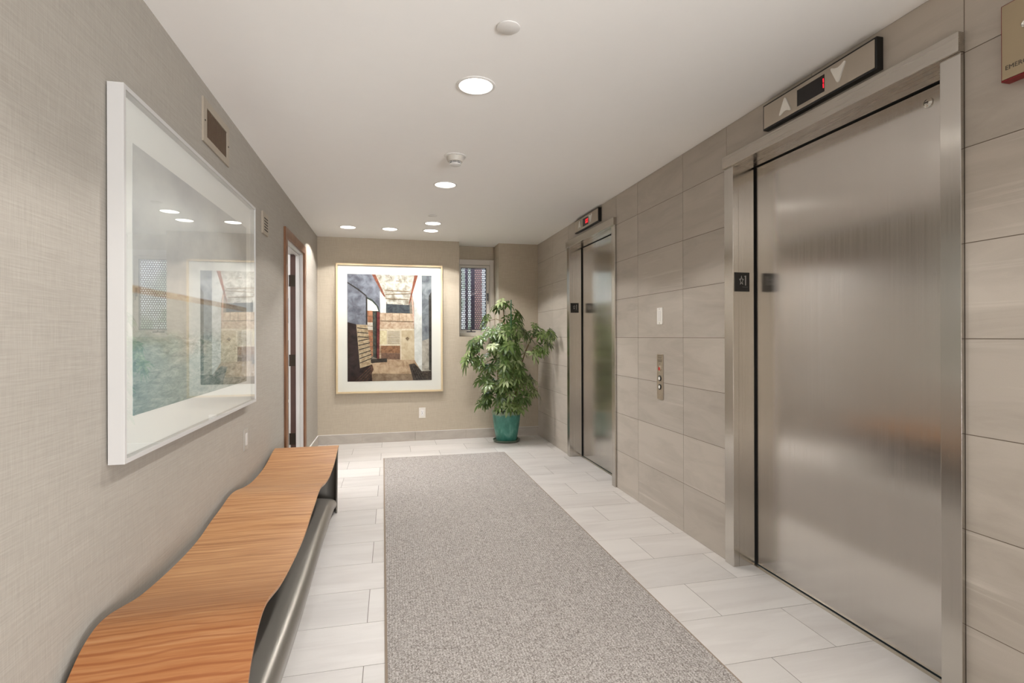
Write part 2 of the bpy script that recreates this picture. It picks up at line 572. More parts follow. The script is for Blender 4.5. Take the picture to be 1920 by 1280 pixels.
# ================================================================ SETTING
def tiled(name, plane, at, rows, cols, holes, mats, grout=0.0030, thick=0.008, backing=None, parent=None):
    """a tiled surface as one mesh: every tile a bevelled slab over a grout bed. rows/cols are functions or lists of breaks.
    plane 'X': slab at x=at facing -X, a=Y b=Z. plane 'Z': floor at z=at facing up, a=X b=Y"""
    bm = bm_new()
    lay = bm.loops.layers.float_color.new('tile_seed')
    rnd = random.Random(5)
    for (a0, a1, b0, b1) in cols:
        g = grout / 2
        p0, p1, q0, q1 = a0 + g, a1 - g, b0 + g, b1 - g
        if p1 - p0 < 0.003 or q1 - q0 < 0.003: continue
        if plane == 'X':
            fs = box(bm, at, at + thick, p0, p1, q0, q1)
        else:
            fs = box(bm, p0, p1, q0, q1, at - thick, at)
        sd = (rnd.random(), rnd.random(), rnd.random(), 1)
        for f in fs:
            for l in f.loops: l[lay] = sd
    for bb in backing:
        for f in box(bm, *bb, mi=1):
            for l in f.loops: l[lay] = (0, 0, 0, 1)
    o = struct(name, bm, mats, parent)
    return o


# floor: 308 x 610 tiles laid across the corridor in running bond
cells = []
k = -18
y_lo = 1.744
while True:
    ya, yb = y_lo + k * TP, y_lo + (k + 1) * TP
    k += 1
    if yb < YR: continue
    if ya > YB: break
    ph = 1.732 if (k - 1) % 2 == 0 else 1.43
    x = ph - 0.612 * 5
    while x < 1.95:
        a0, a1 = max(x, XL - 0.14), min(x + 0.612, 1.925)
        if a1 > a0: cells.append((a0, a1, max(ya, YR), min(yb, YB)))
        x += 0.612
tiled('floor', 'Z', 0.0, None, cells, None, ['floor_tile', 'grout_floor'],
      backing=[(XL - 0.14, 1.925, YR, YB, -0.06, -0.0012)])
bm = bm_new(); box(bm, -3.2, XL - 0.14, 3.6, 6.9, -0.06, 0.0)
struct('floor_side_room', bm, 'grout_floor')

bm = bm_new()
box(bm, XL - 0.2, 2.2, YR - 0.1, 6.66, H, H + 0.08); box(bm, 2.2, 4.4, YR - 0.1, -0.5, H, H + 0.08)
struct('ceiling', bm, 'ceiling')

# right wall, stacked 308 x 618 tiles, openings for the two lifts
NE0, NE1, FE0, FE1 = 1.316, 2.545, 3.995, 5.19          # outer edges of the two door frames
HT, HB = 2.222, 2.158                                    # header top / underside
ybreaks = [-0.53, 0.085, 0.703, NE0, 1.944, NE1, 2.989, 3.611, FE0, 4.56, FE1, 5.724, YB]
cells = []
for ya, yb in zip(ybreaks, ybreaks[1:]):
    inside = (ya >= NE0 - 1e-6 and yb <= NE1 + 1e-6) or (ya >= FE0 - 1e-6 and yb <= FE1 + 1e-6)
    z = 0.0
    while z < H:
        z1 = min(z + TP, H)
        a = z
        if inside: a = max(z, HB + 0.03)
        if z1 > a + 0.005: cells.append((ya, yb, a, z1))
        z += TP
bk = [(XR + 0.0012, XR + 0.30, -0.53, NE0 + 0.03, 0, H), (XR + 0.0012, XR + 0.30, NE1 - 0.03, FE0 + 0.03, 0, H), (XR + 0.0012, XR + 0.30, FE1 - 0.03, YB + 0.3, 0, H),
      (XR + 0.0012, XR + 0.30, NE0 + 0.03, NE1 - 0.03, HB + 0.03, H), (XR + 0.0012, XR + 0.30, FE0 + 0.03, FE1 - 0.03, HB + 0.03, H)]
tiled('wall_right', 'X', XR, None, cells, None, ['wall_tile', 'grout'], thick=0.006, backing=bk)

# left wall with the doorway
DY0, DY1, DZ = 4.50, 5.352, 2.043
bm = bm_new()
box(bm, XL - 0.13, XL, YR, DY0, 0, H); box(bm, XL - 0.13, XL, DY1, YB + 0.3, 0, H); box(bm, XL - 0.13, XL, DY0, DY1, DZ, H)
struct('wall_left', bm, 'grass_side')

# back wall with the window niche
NX0, NX1, NZ, NY = 0.812, 1.305, 1.243, 6.65
bm = bm_new()
box(bm, XL, NX0, YB, NY + 0.1, 0, H)
box(bm, NX1, XR + 0.01, YB, NY + 0.1, 0, H)
box(bm, NX0, NX1, YB, NY + 0.1, 0, NZ)
box(bm, NX0, NX1, NY, NY + 0.1, 2.228, H)
struct('wall_back', bm, 'grass_back')

# unseen lobby behind the camera; its widening and glazed entrance are added for the fill light
bm = bm_new()
box(bm, XL - 0.13, 1.58, YR - 0.12, YR, 0, H); box(bm, 4.0, 4.4, YR - 0.12, YR, 0, H); box(bm, 1.58, 4.0, YR - 0.12, YR, 2.32, H)
struct('wall_rear', bm, 'grass_back')
bm = bm_new(); box(bm, 4.3, 4.4, YR, -0.43, 0, H); box(bm, XR + 0.30, 4.3, -0.53, -0.43, 0, H)
struct('wall_lobby', bm, 'grass_side')
bm = bm_new(); box(bm, 1.925, 4.4, YR, -0.5, -0.06, 0)
struct('floor_lobby', bm, 'grout_floor')
bm = bm_new()
for x in (1.58, 2.77, 3.95): box(bm, x, x + 0.05, YR - 0.09, YR - 0.04, 0.0, 2.32)
box(bm, 1.58, 4.0, YR - 0.09, YR - 0.04, 2.27, 2.32); box(bm, 1.58, 4.0, YR - 0.09, YR - 0.04, 0.0, 0.1)
struct('door_4', bm, 'window_metal')  # frame of the added, unseen entrance

# tile skirting
bm = bm_new()
xs = [XL, -0.33, 0.28, 0.89, 1.50, XR]
for a, b in zip(xs, xs[1:]): box(bm, a + 0.001, b - 0.001, YB - 0.010, YB, 0, 0.108, 0.001)
struct('baseboard_back', bm, 'wall_tile')
bm = bm_new()
box(bm, XL, XL + 0.010, 5.425, YB - 0.011, 0, 0.108, 0.001); box(bm, XL, XL + 0.010, YR, 4.425, 0, 0.108, 0.001)
struct('baseboard_left', bm, 'wall_tile')
bm = bm_new()
box(bm, XL, XL + 0.011, 5.425, YB - 0.0105, 0.108, 0.1115); box(bm, XL, XL + 0.011, YR, 4.425, 0.108, 0.1115)
box(bm, XL, XR, YB - 0.0115, YB, 0.108, 0.1115)
struct('trim_1', bm, 'room_white')

# window 1
win = thing('window_1', ((NX0 + NX1) / 2, NY, NZ), kind='structure')
bm = bm_new()
wx0, wx1, wz0, wz1 = NX0 + 0.002, NX1 - 0.002, NZ + 0.002, 2.226
gx0, gx1, gz0, gz1 = 0.872, 1.200, 1.325, 2.122
y0, y1 = NY - 0.02, NY + 0.06
for b in ((wx0, gx0 - 0.02, wz0, wz1), (gx1 + 0.045, wx1, wz0, wz1), (gx0 - 0.02, gx1 + 0.045, wz0, gz0 - 0.025), (gx0 - 0.02, gx1 + 0.045, gz1 + 0.035, wz1)):
    box(bm, b[0], b[1], y0, y1, b[2], b[3], 0.003)
mesh_obj('window_frame', bm, 'window_paint', win)
bm = bm_new()
sx0, sx1, sz0, sz1 = gx0 - 0.018, gx1 + 0.043, gz0 - 0.023, gz1 + 0.033
for b in ((sx0, gx0, sz0, sz1), (gx1, sx1, sz0, sz1), (gx0, gx1, sz0, gz0), (gx0, gx1, gz1, sz1)):
    box(bm, b[0], b[1], y0 + 0.012, y1 - 0.01, b[2], b[3], 0.002)
mesh_obj('sash', bm, 'window_paint', win)
bm = bm_new()
w = 0.007
for b in ((gx0, gx0 + w, gz0, gz1), (gx1 - w, gx1, gz0, gz1), (gx0, gx1, gz0, gz0 + w), (gx0, gx1, gz1 - w, gz1)):
    box(bm, b[0], b[1], y0 + 0.016, y0 + 0.05, b[2], b[3])
mesh_obj('bead', bm, 'window_metal', win)
bm = bm_new(); box(bm, gx0, gx1, NY + 0.012, NY + 0.018, gz0, gz1)
mesh_obj('pane', bm, 'glass', win)
bm = bm_new()
box(bm, gx1 + 0.006, gx1 + 0.026, y0 - 0.004, y0 + 0.014, 1.70, 1.80, 0.003)
tube(bm, [(gx1 + 0.016, y0 - 0.002, 1.745), (gx1 + 0.014, y0 - 0.030, 1.740), (gx1 + 0.012, y0 - 0.034, 1.66)], 0.006)
mesh_obj('latch', bm, 'window_metal', win)
bm = bm_new()
box(bm, gx0 + 0.07, gx0 + 0.185, y0 - 0.006, y0 + 0.012, gz0 - 0.028, gz0 - 0.014, 0.002)
tube(bm, [(gx0 + 0.130, y0 - 0.004, gz0 - 0.018), (gx0 + 0.120, y0 - 0.028, gz0 + 0.010), (gx0 + 0.105, y0 - 0.034, gz0 + 0.045)], [0.008, 0.006, 0.008])
mesh_obj('crank_handle', bm, 'window_metal', win)


# ================================================================ LIFT DOORS
def lift(n, y0, y1, near):
    """y0 near edge, y1 far edge of the frame"""
    t = thing('door_%d' % n, (XR, (y0 + y1) / 2, 0), kind='structure')
    fx = XR - 0.015
    i0, i1 = y0 + 0.066, y1 - 0.074
    dx = 1.934
    for nm, (a, b) in (('near', (y0, i0)), ('far', (i1, y1))):
        bm = bm_new()
        box(bm, fx, XR + 0.02, a, b, 0, HB, 0.0012)
        if nm == 'near': box(bm, XR + 0.02, dx - 0.012, i0 - 0.02, i0, 0, HB)
        else: box(bm, XR + 0.02, dx - 0.012, i1, i1 + 0.02, 0, HB)
        mesh_obj('jamb', bm, 'steel_frame', t)
    bm = bm_new()
    box(bm, fx - 0.012, XR + 0.02, y0 - 0.002, y1 + 0.004, HB, HT, 0.0015)
    box(bm, XR + 0.02, dx - 0.014, y0 + 0.04, y1 - 0.04, HB, HB + 0.02)
    mesh_obj('header', bm, 'steel_h', t)
    bm = bm_new()
    box(bm, dx, dx + 0.03, i0 - 0.015, i1 - 0.004, 0.008, HB - 0.004, 0.002)
    dp = mesh_obj('door_panel', bm, 'steel', t)
    bm = bm_new()
    box(bm, dx + 0.035, dx + 0.05, y0 - 0.02, y1 + 0.02, -0.03, H)
    box(bm, dx - 0.012, dx + 0.04, i1 - 0.001, i1 + 0.03, 0, HB); box(bm, dx - 0.012, dx + 0.04, i0 - 0.03, i0 - 0.018, 0, HB)
    box(bm, dx - 0.012, dx + 0.04, y0, y1, HB + 0.001, HB + 0.02)
    mesh_obj('shaft_lining', bm, 'void', t)
    bm = bm_new()
    box(bm, dx - 0.022, dx - 0.004, i0, i1, -0.004, 0.003)
    mesh_obj('sill', bm, 'steel_plate', t)
    if near:
        bm = bm_new(); c = (dx, 1.531, 2.100)
        lathe(bm, [(0.0, -0.012), (0.006, -0.012), (0.0065, -0.009), (0.011, -0.008), (0.013, -0.006), (0.0175, -0.005), (0.0185, 0.0), (0, 0)], c, 'X', 32)
        k = mesh_obj('door_key_escutcheon', bm, 'chrome', t)
        bm = bm_new(); box(bm, dx - 0.0135, dx - 0.011, 1.526, 1.536, 2.098, 2.102)
        mesh_obj('keyhole', bm, 'black', k)
    return t


lift(1, NE0, NE1, True)
lift(2, FE0, FE1, False)


def arrow_pts(cy, cz, s, up):
    """concave-based arrowhead in (Y,Z)"""
    pts = [(-0.98, -0.90), (-0.86, -0.98), (-0.40, -0.74), (0.0, -0.66), (0.40, -0.74), (0.86, -0.98), (0.98, -0.90), (0.94, -0.72), (0.16, 0.90), (0.0, 1.0), (-0.16, 0.90), (-0.94, -0.72)]
    sg = 1 if up else -1
    return [(cy + x * s * sg, cz + z * s * sg) for x, z in pts]


def indicator(y0, y1, z0, z1, label, dy, digit_y, ay):
    t = thing('lift_indicator', (XR, (y0 + y1) / 2, z0), label, 'indicator panel', 'direction indicators above the lifts')
    bm = bm_new(); box(bm, XR - 0.030, XR, y0, y1, z0, z1, 0.0015)
    mesh_obj('housing', bm, 'black', t)
    bm = bm_new(); box(bm, XR - 0.0325, XR - 0.029, y0 + 0.008, y1 - 0.008, z0 + 0.008, z1 - 0.008, 0.0008)
    mesh_obj('face_plate', bm, 'steel_plate', t)
    h = z1 - z0; cz = (z0 + z1) / 2
    L = y1 - y0
    for nm, yy, up in (('up_arrow', ay[0], True), ('down_arrow', ay[1], False)):
        bm = bm_new(); prism(bm, arrow_pts(yy, cz - (0.0 if up else -0.004), 0.036, up), 'X', XR - 0.0375, XR - 0.032)
        mesh_obj(nm, bm, 'white_plastic', t)
    bm = bm_new(); box(bm, XR - 0.0335, XR - 0.032, dy[0], dy[1], cz - 0.036, cz + 0.036)
    d = mesh_obj('display_window', bm, 'display', t)
    bm = bm_new()
    for a, b in digit_y:
        for c, e in ((0.002, 0.020), (-0.020, -0.002)):
            prism(bm, [(a, cz + c), (b, cz + c), (b + 0.001, cz + e), (a + 0.001, cz + e)], 'X', XR - 0.0340, XR - 0.0333)
    mesh_obj('red_digit', bm, 'digit', d)
    return t


indicator(1.600, 2.215, 2.243, 2.366, 'long steel and black arrow indicator panel above the large near lift door', (1.841, 1.992), [(1.8425, 1.8475)], (2.064, 1.770))
indicator(4.302, 4.903, 2.254, 2.377, 'small steel and black arrow indicator panel above the far lift door beside the plant', (4.537, 4.676), [(4.546, 4.554), (4.570, 4.578), (4.596, 4.604)], (4.760, 4.478))


def star_pts(cy, cz, r, inner=0.42):
    out = []
    for i in range(10):
        a = math.pi / 2 + i * math.pi / 5
        rr = r if i % 2 == 0 else r * inner
        out.append((cy + rr * math.cos(a), cz + rr * math.sin(a)))
    return out


def floor_sign(yj, z0, z1, x0, x1, label):
    """black tactile floor sign on the far jamb return, facing -Y (towards the camera)"""
    t = thing('floor_sign', ((x0 + x1) / 2, yj, z0), label, 'sign', 'floor number signs on the lift jambs')
    bm = bm_new(); box(bm, x0, x1, yj - 0.004, yj, z0, z1, 0.0008)
    mesh_obj('sign_plate', bm, 'black', t)
    w = x1 - x0; h = z1 - z0; cx = x0 + 0.44 * w; cz = z0 + 0.57 * h; r = 0.026 * w / 0.09 * 1.0
    # outlined star: ring between outer and inner star
    bm = bm_new()
    o_ = [(cx + (p[0]) * w * 0.17, cz + p[1] * h * 0.27) for p in star_pts(0, 0, 1, 0.46)]
    i_ = [(cx + (p[0]) * w * 0.17, cz + p[1] * h * 0.27) for p in star_pts(0, 0, 0.66, 0.40)]
    n = 10
    vo = [bm.verts.new((p[0], yj - 0.0048, p[1])) for p in o_]; vi = [bm.verts.new((p[0], yj - 0.0048, p[1])) for p in i_]
    vo2 = [bm.verts.new((p[0], yj - 0.0038, p[1])) for p in o_]
    for i in range(n):
        j = (i + 1) % n
        bm.faces.new((vo[i], vo[j], vi[j], vi[i])); bm.faces.new((vo[i], vo2[i], vo2[j], vo[j]))
    mesh_obj('star_symbol', bm, 'sign_grey', t)
    bm = bm_new()
    nx = x0 + 0.72 * w
    prism(bm, [(nx - 0.016 * w / 0.09 * 0.4, cz + h * 0.25), (nx + w * 0.035, cz + h * 0.27), (nx + w * 0.035, cz - h * 0.25), (nx - w * 0.035, cz - h * 0.25), (nx - w * 0.035, cz + h * 0.21), (nx - w * 0.085, cz + h * 0.21)], 'Y', yj - 0.0048, yj - 0.0038)
    mesh_obj('number_one', bm, 'sign_grey', t)
    bm = bm_new()
    for i in range(7):
        lathe(bm, [(0.0011, 0.0), (0.0008, -0.0008), (0, -0.001)], (x0 + w * (0.50 + 0.06 * i), yj - 0.004, z0 + h * (0.22 if i % 2 else 0.25)), 'Y', 8)
    mesh_obj('braille_dots', bm, 'sign_grey', t)
    return t


# positions on the far jamb returns
floor_sign(NE1 - 0.074, 1.482, 1.585, 1.803, 1.8925, 'larger black sign with star and number 1 on the near lift jamb')
floor_sign(FE1 - 0.074, 1.485, 1.585, 1.806, 1.8925, 'smaller black sign with star and number 1 on the far lift jamb')

# small white indicator plate above the call buttons
t = thing('wall_plate', (XR, 3.278, 1.323), 'small blank white switch plate on the tiles above the call buttons', 'wall plate')
bm = bm_new(); box(bm, XR - 0.006, XR, 3.242, 3.314, 1.323, 1.438, 0.0015)
mesh_obj('plate', bm, 'white_plastic', t)
bm = bm_new(); box(bm, XR - 0.009, XR - 0.006, 3.261, 3.295, 1.345, 1.416, 0.001)
mesh_obj('rocker', bm, 'white_frame', t)
bm = bm_new()
bm.free()
for z in (1.332, 1.429):
    bm = bm_new(); lathe(bm, [(0.003, 0.0), (0.003, -0.001), (0.0, -0.0012)], (XR - 0.006, 3.278, z), 'X', 12)
    mesh_obj('screw', bm, 'chrome', t)

# call station
t = thing('call_button_panel', (XR, 3.275, 0.807), 'tall steel call button panel with one red and two white buttons on the tiled wall', 'button panel')
bm = bm_new(); box(bm, XR - 0.006, XR, 3.234, 3.316, 0.807, 1.116, 0.001)
mesh_obj('face_plate', bm, 'steel_plate', t)
bm = bm_new()
for z, w in ((1.108, 0.058), (1.098, 0.052), (1.091, 0.044), (1.079, 0.060), (1.073, 0.054), (1.067, 0.050)):
    n = 6
    for i in range(n):
        a = 3.275 - w / 2 + w * i / n
        box(bm, XR - 0.0064, XR - 0.0059, a, a + w / n * 0.72, z - 0.0016, z + 0.0016)
mesh_obj('engraved_lines', bm, 'engraving', t)
for z, m in ((1.018, 'red_button'), (0.952, 'white_plastic'), (0.893, 'white_plastic')):
    bm = bm_new()
    lathe(bm, [(0.0195, 0.0), (0.0195, -0.004), (0.017, -0.0055), (0.013, -0.0055), (0.013, -0.002), (0, -0.002)], (XR - 0.006, 3.275, z), 'X', 28)
    b = mesh_obj('button_ring', bm, 'black' if m != 'red_button' else 'steel_plate', t)
    if m == 'red_button': b['label'] = 'steel ring around red button'
    bm = bm_new()
    lathe(bm, [(0.0125, 0.0), (0.0125, -0.005), (0.0105, -0.0068), (0, -0.0075)], (XR - 0.006, 3.275, z), 'X', 28)
    c = mesh_obj('button', bm, m, b)
    if m == 'red_button': c['label'] = 'red button'
bm = bm_new(); lathe(bm, [(0.004, 0.0), (0.0035, -0.0015), (0, -0.0018)], (XR - 0.006, 3.275, 0.835), 'X', 14)
mesh_obj('screw', bm, 'chrome', t)
bm = bm_new(); lathe(bm, [(0.003, 0.0), (0.0025, -0.001), (0, -0.0012)], (XR - 0.006, 3.275, 1.052), 'X', 14)
mesh_obj('screw', bm, 'chrome', t)

# emergency box at the upper right
t = thing('emergency_key_box', (XR, 1.07, 1.995), 'red rimmed metal emergency key box high on the tiled wall at the right edge', 'key box')
bm = bm_new(); box(bm, XR - 0.032, XR, 0.94, 1.190, 1.995, 2.222, 0.001)
mesh_obj('housing', bm, 'red_paint', t)
bm = bm_new(); box(bm, XR - 0.0345, XR - 0.0315, 0.944, 1.1865, 2.000, 2.219, 0.0006)
f = mesh_obj('face_plate', bm, 'brass_face', t)
bm = bm_new(); lathe(bm, [(0.011, 0.0), (0.011, -0.005), (0.0085, -0.0065), (0.0055, -0.004), (0, -0.004)], (XR - 0.0345, 1.124, 2.136), 'X', 28)
mesh_obj('lock_cylinder', bm, 'chrome', t)
tb = text_mesh('EMERGENCY', 0.0185)
# reading direction -Y, up +Z, facing -X
bmesh.ops.transform(tb, matrix=Matrix.Translation((XR - 0.0347, 1.178, 2.026)) @ Matrix(((0, 0, -1, 0), (-1, 0, 0, 0), (0, 1, 0, 0), (0, 0, 0, 1))), verts=tb.verts)
mesh_obj('lettering', tb, 'engraving', t)

# ================================================================ CEILING THINGS
lights_group = 'recessed downlights in the white ceiling'


def downlight(x, y, label, e=1.0):
    t = thing('downlight', (x, y, H), label, 'ceiling light', lights_group)
    bm = bm_new()
    lathe(bm, [(0.0765, -0.001), (0.0775, -0.0045), (0.086, -0.005), (0.0905, -0.002), (0.0905, 0.0), (0.0765, 0.0)], (x, y, H), 'Z', 48)
    # open ring: remove the cap faces made by lathe
    for fc in [fc for fc in bm.faces if len(fc.verts) > 4]: bm.faces.remove(fc)
    mesh_obj('trim_ring', bm, 'white_frame', t)
    bm = bm_new(); lathe(bm, [(0.077, -0.0008), (0.055, -0.0022), (0.0, -0.003)], (x, y, H), 'Z', 40)
    mesh_obj('lens', bm, 'lens', t)
    l = bpy.data.lights.new('downlight_lamp', 'SPOT')
    l.energy = E_SPOT * e; l.spot_size = math.radians(131); l.spot_blend = 0.13
    l.shadow_soft_size = 0.035; l.color = (1.0, 0.982, 0.962)
    o = bpy.data.objects.new('downlight_lamp', l); C.objects.link(o); o.location = (x, y, H - 0.012)
    return t


downlight(0.384, 2.382, 'largest and nearest round downlight in the ceiling before the near lift')
downlight(0.406, 3.987, 'round downlight in the mid ceiling just beyond the smoke detector')
downlight(0.421, 5.375, 'back downlight just behind the small ceiling disc, in front of another')
downlight(0.428, 5.750, 'rightmost of the three downlights closest to the back wall', 1.1)
downlight(-0.008, 5.755, 'middle of the three downlights closest to the back wall', 0.66)
downlight(-0.438, 5.750, 'leftmost downlight closest to the back wall and doorway', 0.95)
for y in (0.78, -0.82, -2.42):
    l = bpy.data.lights.new('downlight_lamp', 'SPOT')
    l.energy = E_SPOT; l.spot_size = math.radians(134); l.spot_blend = 0.22; l.shadow_soft_size = 0.045; l.color = (1.0, 0.982, 0.962)
    o = bpy.data.objects.new('downlight_lamp', l); C.objects.link(o); o.location = (0.39, y, H - 0.012)

for x, y, r, lab in ((0.430, 1.902, 0.044, 'larger plain round cover disc on the ceiling nearest the camera'), (0.392, 5.028, 0.044, 'tiny round cover disc on the ceiling near the back lights')):
    bm = bm_new(); lathe(bm, [(r - 0.006, 0.0), (r - 0.006, -0.002), (r, -0.0025), (r, -0.005), (r - 0.002, -0.006), (0, -0.0062)], (0, 0, 0), 'Z', 48)
    o = mesh_obj('ceiling_cover_disc', bm, 'white_frame'); o.location = (x, y, H)
    tag(o, lab, 'cover plate', 'round cover discs on the ceiling')

dx_, dy_ = 0.404, 3.345
t = thing('smoke_detector', (dx_, dy_, H), 'white round smoke detector with dark slots hanging from the ceiling', 'smoke detector')
bm = bm_new(); lathe(bm, [(0.0, 0), (0.070, 0.0), (0.070, -0.004), (0.062, -0.007), (0, -0.007)], (dx_, dy_, H), 'Z', 48)
mesh_obj('base_plate', bm, 'white_frame', t)
bm = bm_new(); lathe(bm, [(0.056, -0.007), (0.055, -0.018), (0.047, -0.036), (0.043, -0.038), (0, -0.038)], (dx_, dy_, H), 'Z', 48)
mesh_obj('body', bm, 'detector', t)
bm = bm_new(); lathe(bm, [(0.037, -0.038), (0.037, -0.052), (0, -0.052)], (dx_, dy_, H), 'Z', 48)
mesh_obj('sensor_chamber', bm, 'black', t)
bm = bm_new()
lathe(bm, [(0.041, -0.0425), (0.041, -0.0455), (0.0, -0.0455), (0.0, -0.0425)], (dx_, dy_, H), 'Z', 48)
lathe(bm, [(0.039, -0.050), (0.037, -0.056), (0.026, -0.061), (0, -0.062)], (dx_, dy_, H), 'Z', 48)
for i in range(8):
    a = i * math.pi / 4 + 0.2
    x, y = dx_ + 0.0385 * math.cos(a), dy_ + 0.0385 * math.sin(a)
    box(bm, x - 0.0012, x + 0.0012, y - 0.0012, y + 0.0012, H - 0.052, H - 0.038)
mesh_obj('sensor_cage', bm, 'white_frame', t)

# ================================================================ LEFT WALL THINGS
# large white framed picture
PD = 0.050
px = XL + 0.006
fx = XL + PD
PY0, PY1, PZ0, PZ1 = 1.776, 3.338, 0.866, 2.003
t = thing('framed_picture', (XL, (PY0 + PY1) / 2, PZ0), 'large white framed seascape behind reflective glass on the left wall', 'framed picture', 'framed pictures')
bm = bm_new()
fw = 0.014
for b in ((PY0, PY0 + fw, PZ0, PZ1), (PY1 - fw, PY1, PZ0, PZ1), (PY0 + fw, PY1 - fw, PZ0, PZ0 + fw), (PY0 + fw, PY1 - fw, PZ1 - fw, PZ1)):
    box(bm, px, fx, b[0], b[1], b[2], b[3], 0.0006)
mesh_obj('frame', bm, 'picture_white', t)
bm = bm_new(); box(bm, px + 0.004, fx - 0.026, PY0 + fw, PY1 - fw, PZ0 + fw, PZ1 - fw)
box(bm, XL, px + 0.006, PY0 + 0.2, PY1 - 0.2, PZ1 - 0.2, PZ1 - 0.16)
mb = mesh_obj('mat_board', bm, 'mat_board', t)
# printed seascape
tm = NT('seascape_print')
tc = tm.new('ShaderNodeTexCoord'); sp = tm.new('ShaderNodeSeparateXYZ'); tm.link(tc.outputs['Object'], sp.inputs[0])
z = sp.outputs[2]; y = sp.outputs[1]
wob = tm.noise(tm.coords((1, 1.2, 1)), 2.5, 3)
zz = tm.math('ADD', z, tm.math('MULTIPLY', tm.math('SUBTRACT', wob, 0.5), 0.008))
fz = tm.math('MULTIPLY', tm.math('SUBTRACT', zz, 0.995), 1 / 0.865)
sky = tm.ramp(tm.noise(tm.coords((1, 1.5, 3)), 2.0, 4, 0.6), [(0.3, lin(176, 175, 176)), (0.7, lin(206, 204, 200))])
ripple = tm.noise(tm.coords((1, 7, 34), (0.32, 0, 0)), 1.3, 5, 0.7, 0.8)
rip2 = tm.noise(tm.coords((1, 22, 90), (-0.2, 0, 0)), 1.0, 4, 0.7, 0.6)
rr = tm.math('ADD', tm.math('MULTIPLY', ripple, 0.6), tm.math('MULTIPLY', rip2, 0.4))
grey = tm.ramp(rr, [(0.38, lin(118, 118, 106)), (0.50, lin(156, 154, 144)), (0.62, lin(188, 184, 174))])
teal = tm.ramp(rr, [(0.38, lin(112, 138, 140)), (0.52, lin(146, 164, 163)), (0.64, lin(170, 180, 177))])
green = tm.ramp(rr, [(0.38, lin(96, 116, 100)), (0.52, lin(134, 146, 130)), (0.64, lin(172, 178, 164))])
near = tm.math('SUBTRACT', 1.0, tm.math('MULTIPLY', tm.math('SUBTRACT', y, 1.9), 0.75), True)
blot = tm.noise(tm.coords((1, 2, 4)), 2.2, 3)
gsel = tm.ramp(tm.math('ADD', tm.math('MULTIPLY', blot, 0.7), tm.math('MULTIPLY', tm.math('SUBTRACT', 0.55, fz), 0.9)), [(0.52, (0, 0, 0, 1)), (0.64, (1, 1, 1, 1))])
tsel = tm.ramp(tm.math('ADD', tm.math('MULTIPLY', blot, 0.5), tm.math('MULTIPLY', tm.math('SUBTRACT', 0.42, fz), 1.6)), [(0.45, (0, 0, 0, 1)), (0.62, (1, 1, 1, 1))])
def bwf(c):
    b = tm.new('ShaderNodeRGBToBW'); tm.link(c, b.inputs[0]); return b.outputs[0]
water = tm.mix(tm.math('MULTIPLY', bwf(gsel), near), grey, green)
water = tm.mix(tm.math('MULTIPLY', bwf(tsel), near), water, teal)
shore = tm.ramp(tm.noise(tm.coords((1, 3, 12)), 3, 4, 0.6), [(0.35, lin(150, 124, 104)), (0.65, lin(176, 160, 136))])
s1 = tm.ramp(fz, [(0.450, (0, 0, 0, 1)), (0.456, (1, 1, 1, 1))])
s2 = tm.ramp(fz, [(0.478, (0, 0, 0, 1)), (0.483, (1, 1, 1, 1))])
calm = tm.ramp(fz, [(0.27, (0, 0, 0, 1)), (0.33, (1, 1, 1, 1))])
water = tm.mix(tm.math('MULTIPLY', bwf(calm), 0.8), water, lin(172, 170, 164))
colr = tm.mix(s1, water, shore)
colr = tm.mix(s2, colr, sky)
tm.base(colr); tm.set(tm.b, Roughness=0.8); tm.b.inputs['Specular IOR Level'].default_value = 0.1
M['seascape'] = tm.m
bm = bm_new(); box(bm, fx - 0.0262, fx - 0.0250, 1.888, 3.228, 0.995, 1.862)
mesh_obj('printed_seascape', bm, 'seascape', t)
bm = bm_new(); box(bm, fx - 0.006, fx - 0.003, PY0 + fw - 0.001, PY1 - fw + 0.001, PZ0 + fw - 0.001, PZ1 - fw + 0.001)
mesh_obj('glass', bm, 'glass', t)

# large vent
t = thing('wall_vent', (XL, 2.78, 2.13), 'larger beige vent grille with vertical bars above the white framed picture', 'vent', 'vent grilles on the left wall')
VY0, VY1, VZ0, VZ1 = 2.592, 2.978, 2.125, 2.326
sy0, sy1, sz0, sz1 = 2.640, 2.938, 2.158, 2.290
bm = bm_new()
for b in ((VY0, sy0, VZ0, VZ1), (sy1, VY1, VZ0, VZ1), (sy0, sy1, VZ0, sz0), (sy0, sy1, sz1, VZ1)):
    box(bm, XL, XL + 0.008, b[0], b[1], b[2], b[3], 0.001)
mesh_obj('rim', bm, 'vent_paint', t)
bm = bm_new(); box(bm, XL, XL + 0.001, sy0, sy1, sz0, sz1)
mesh_obj('duct_opening', bm, 'vent_dark', t)
bm = bm_new()
n = 20
for i in range(n):
    y = sy0 + (i + 0.5) * (sy1 - sy0) / n
    box(bm, XL + 0.001, XL + 0.006, y - 0.0022, y + 0.0022, sz0, sz1)
mesh_obj('bars', bm, 'vent_bar', t)
for y in (VY0 + 0.022, VY1 - 0.018):
    bm = bm_new(); lathe(bm, [(0.005, 0), (0.004, 0.0015), (0, 0.002)], (XL + 0.008, y, 2.225), 'X', 12)
    mesh_obj('screw', bm, 'vent_dark', t)

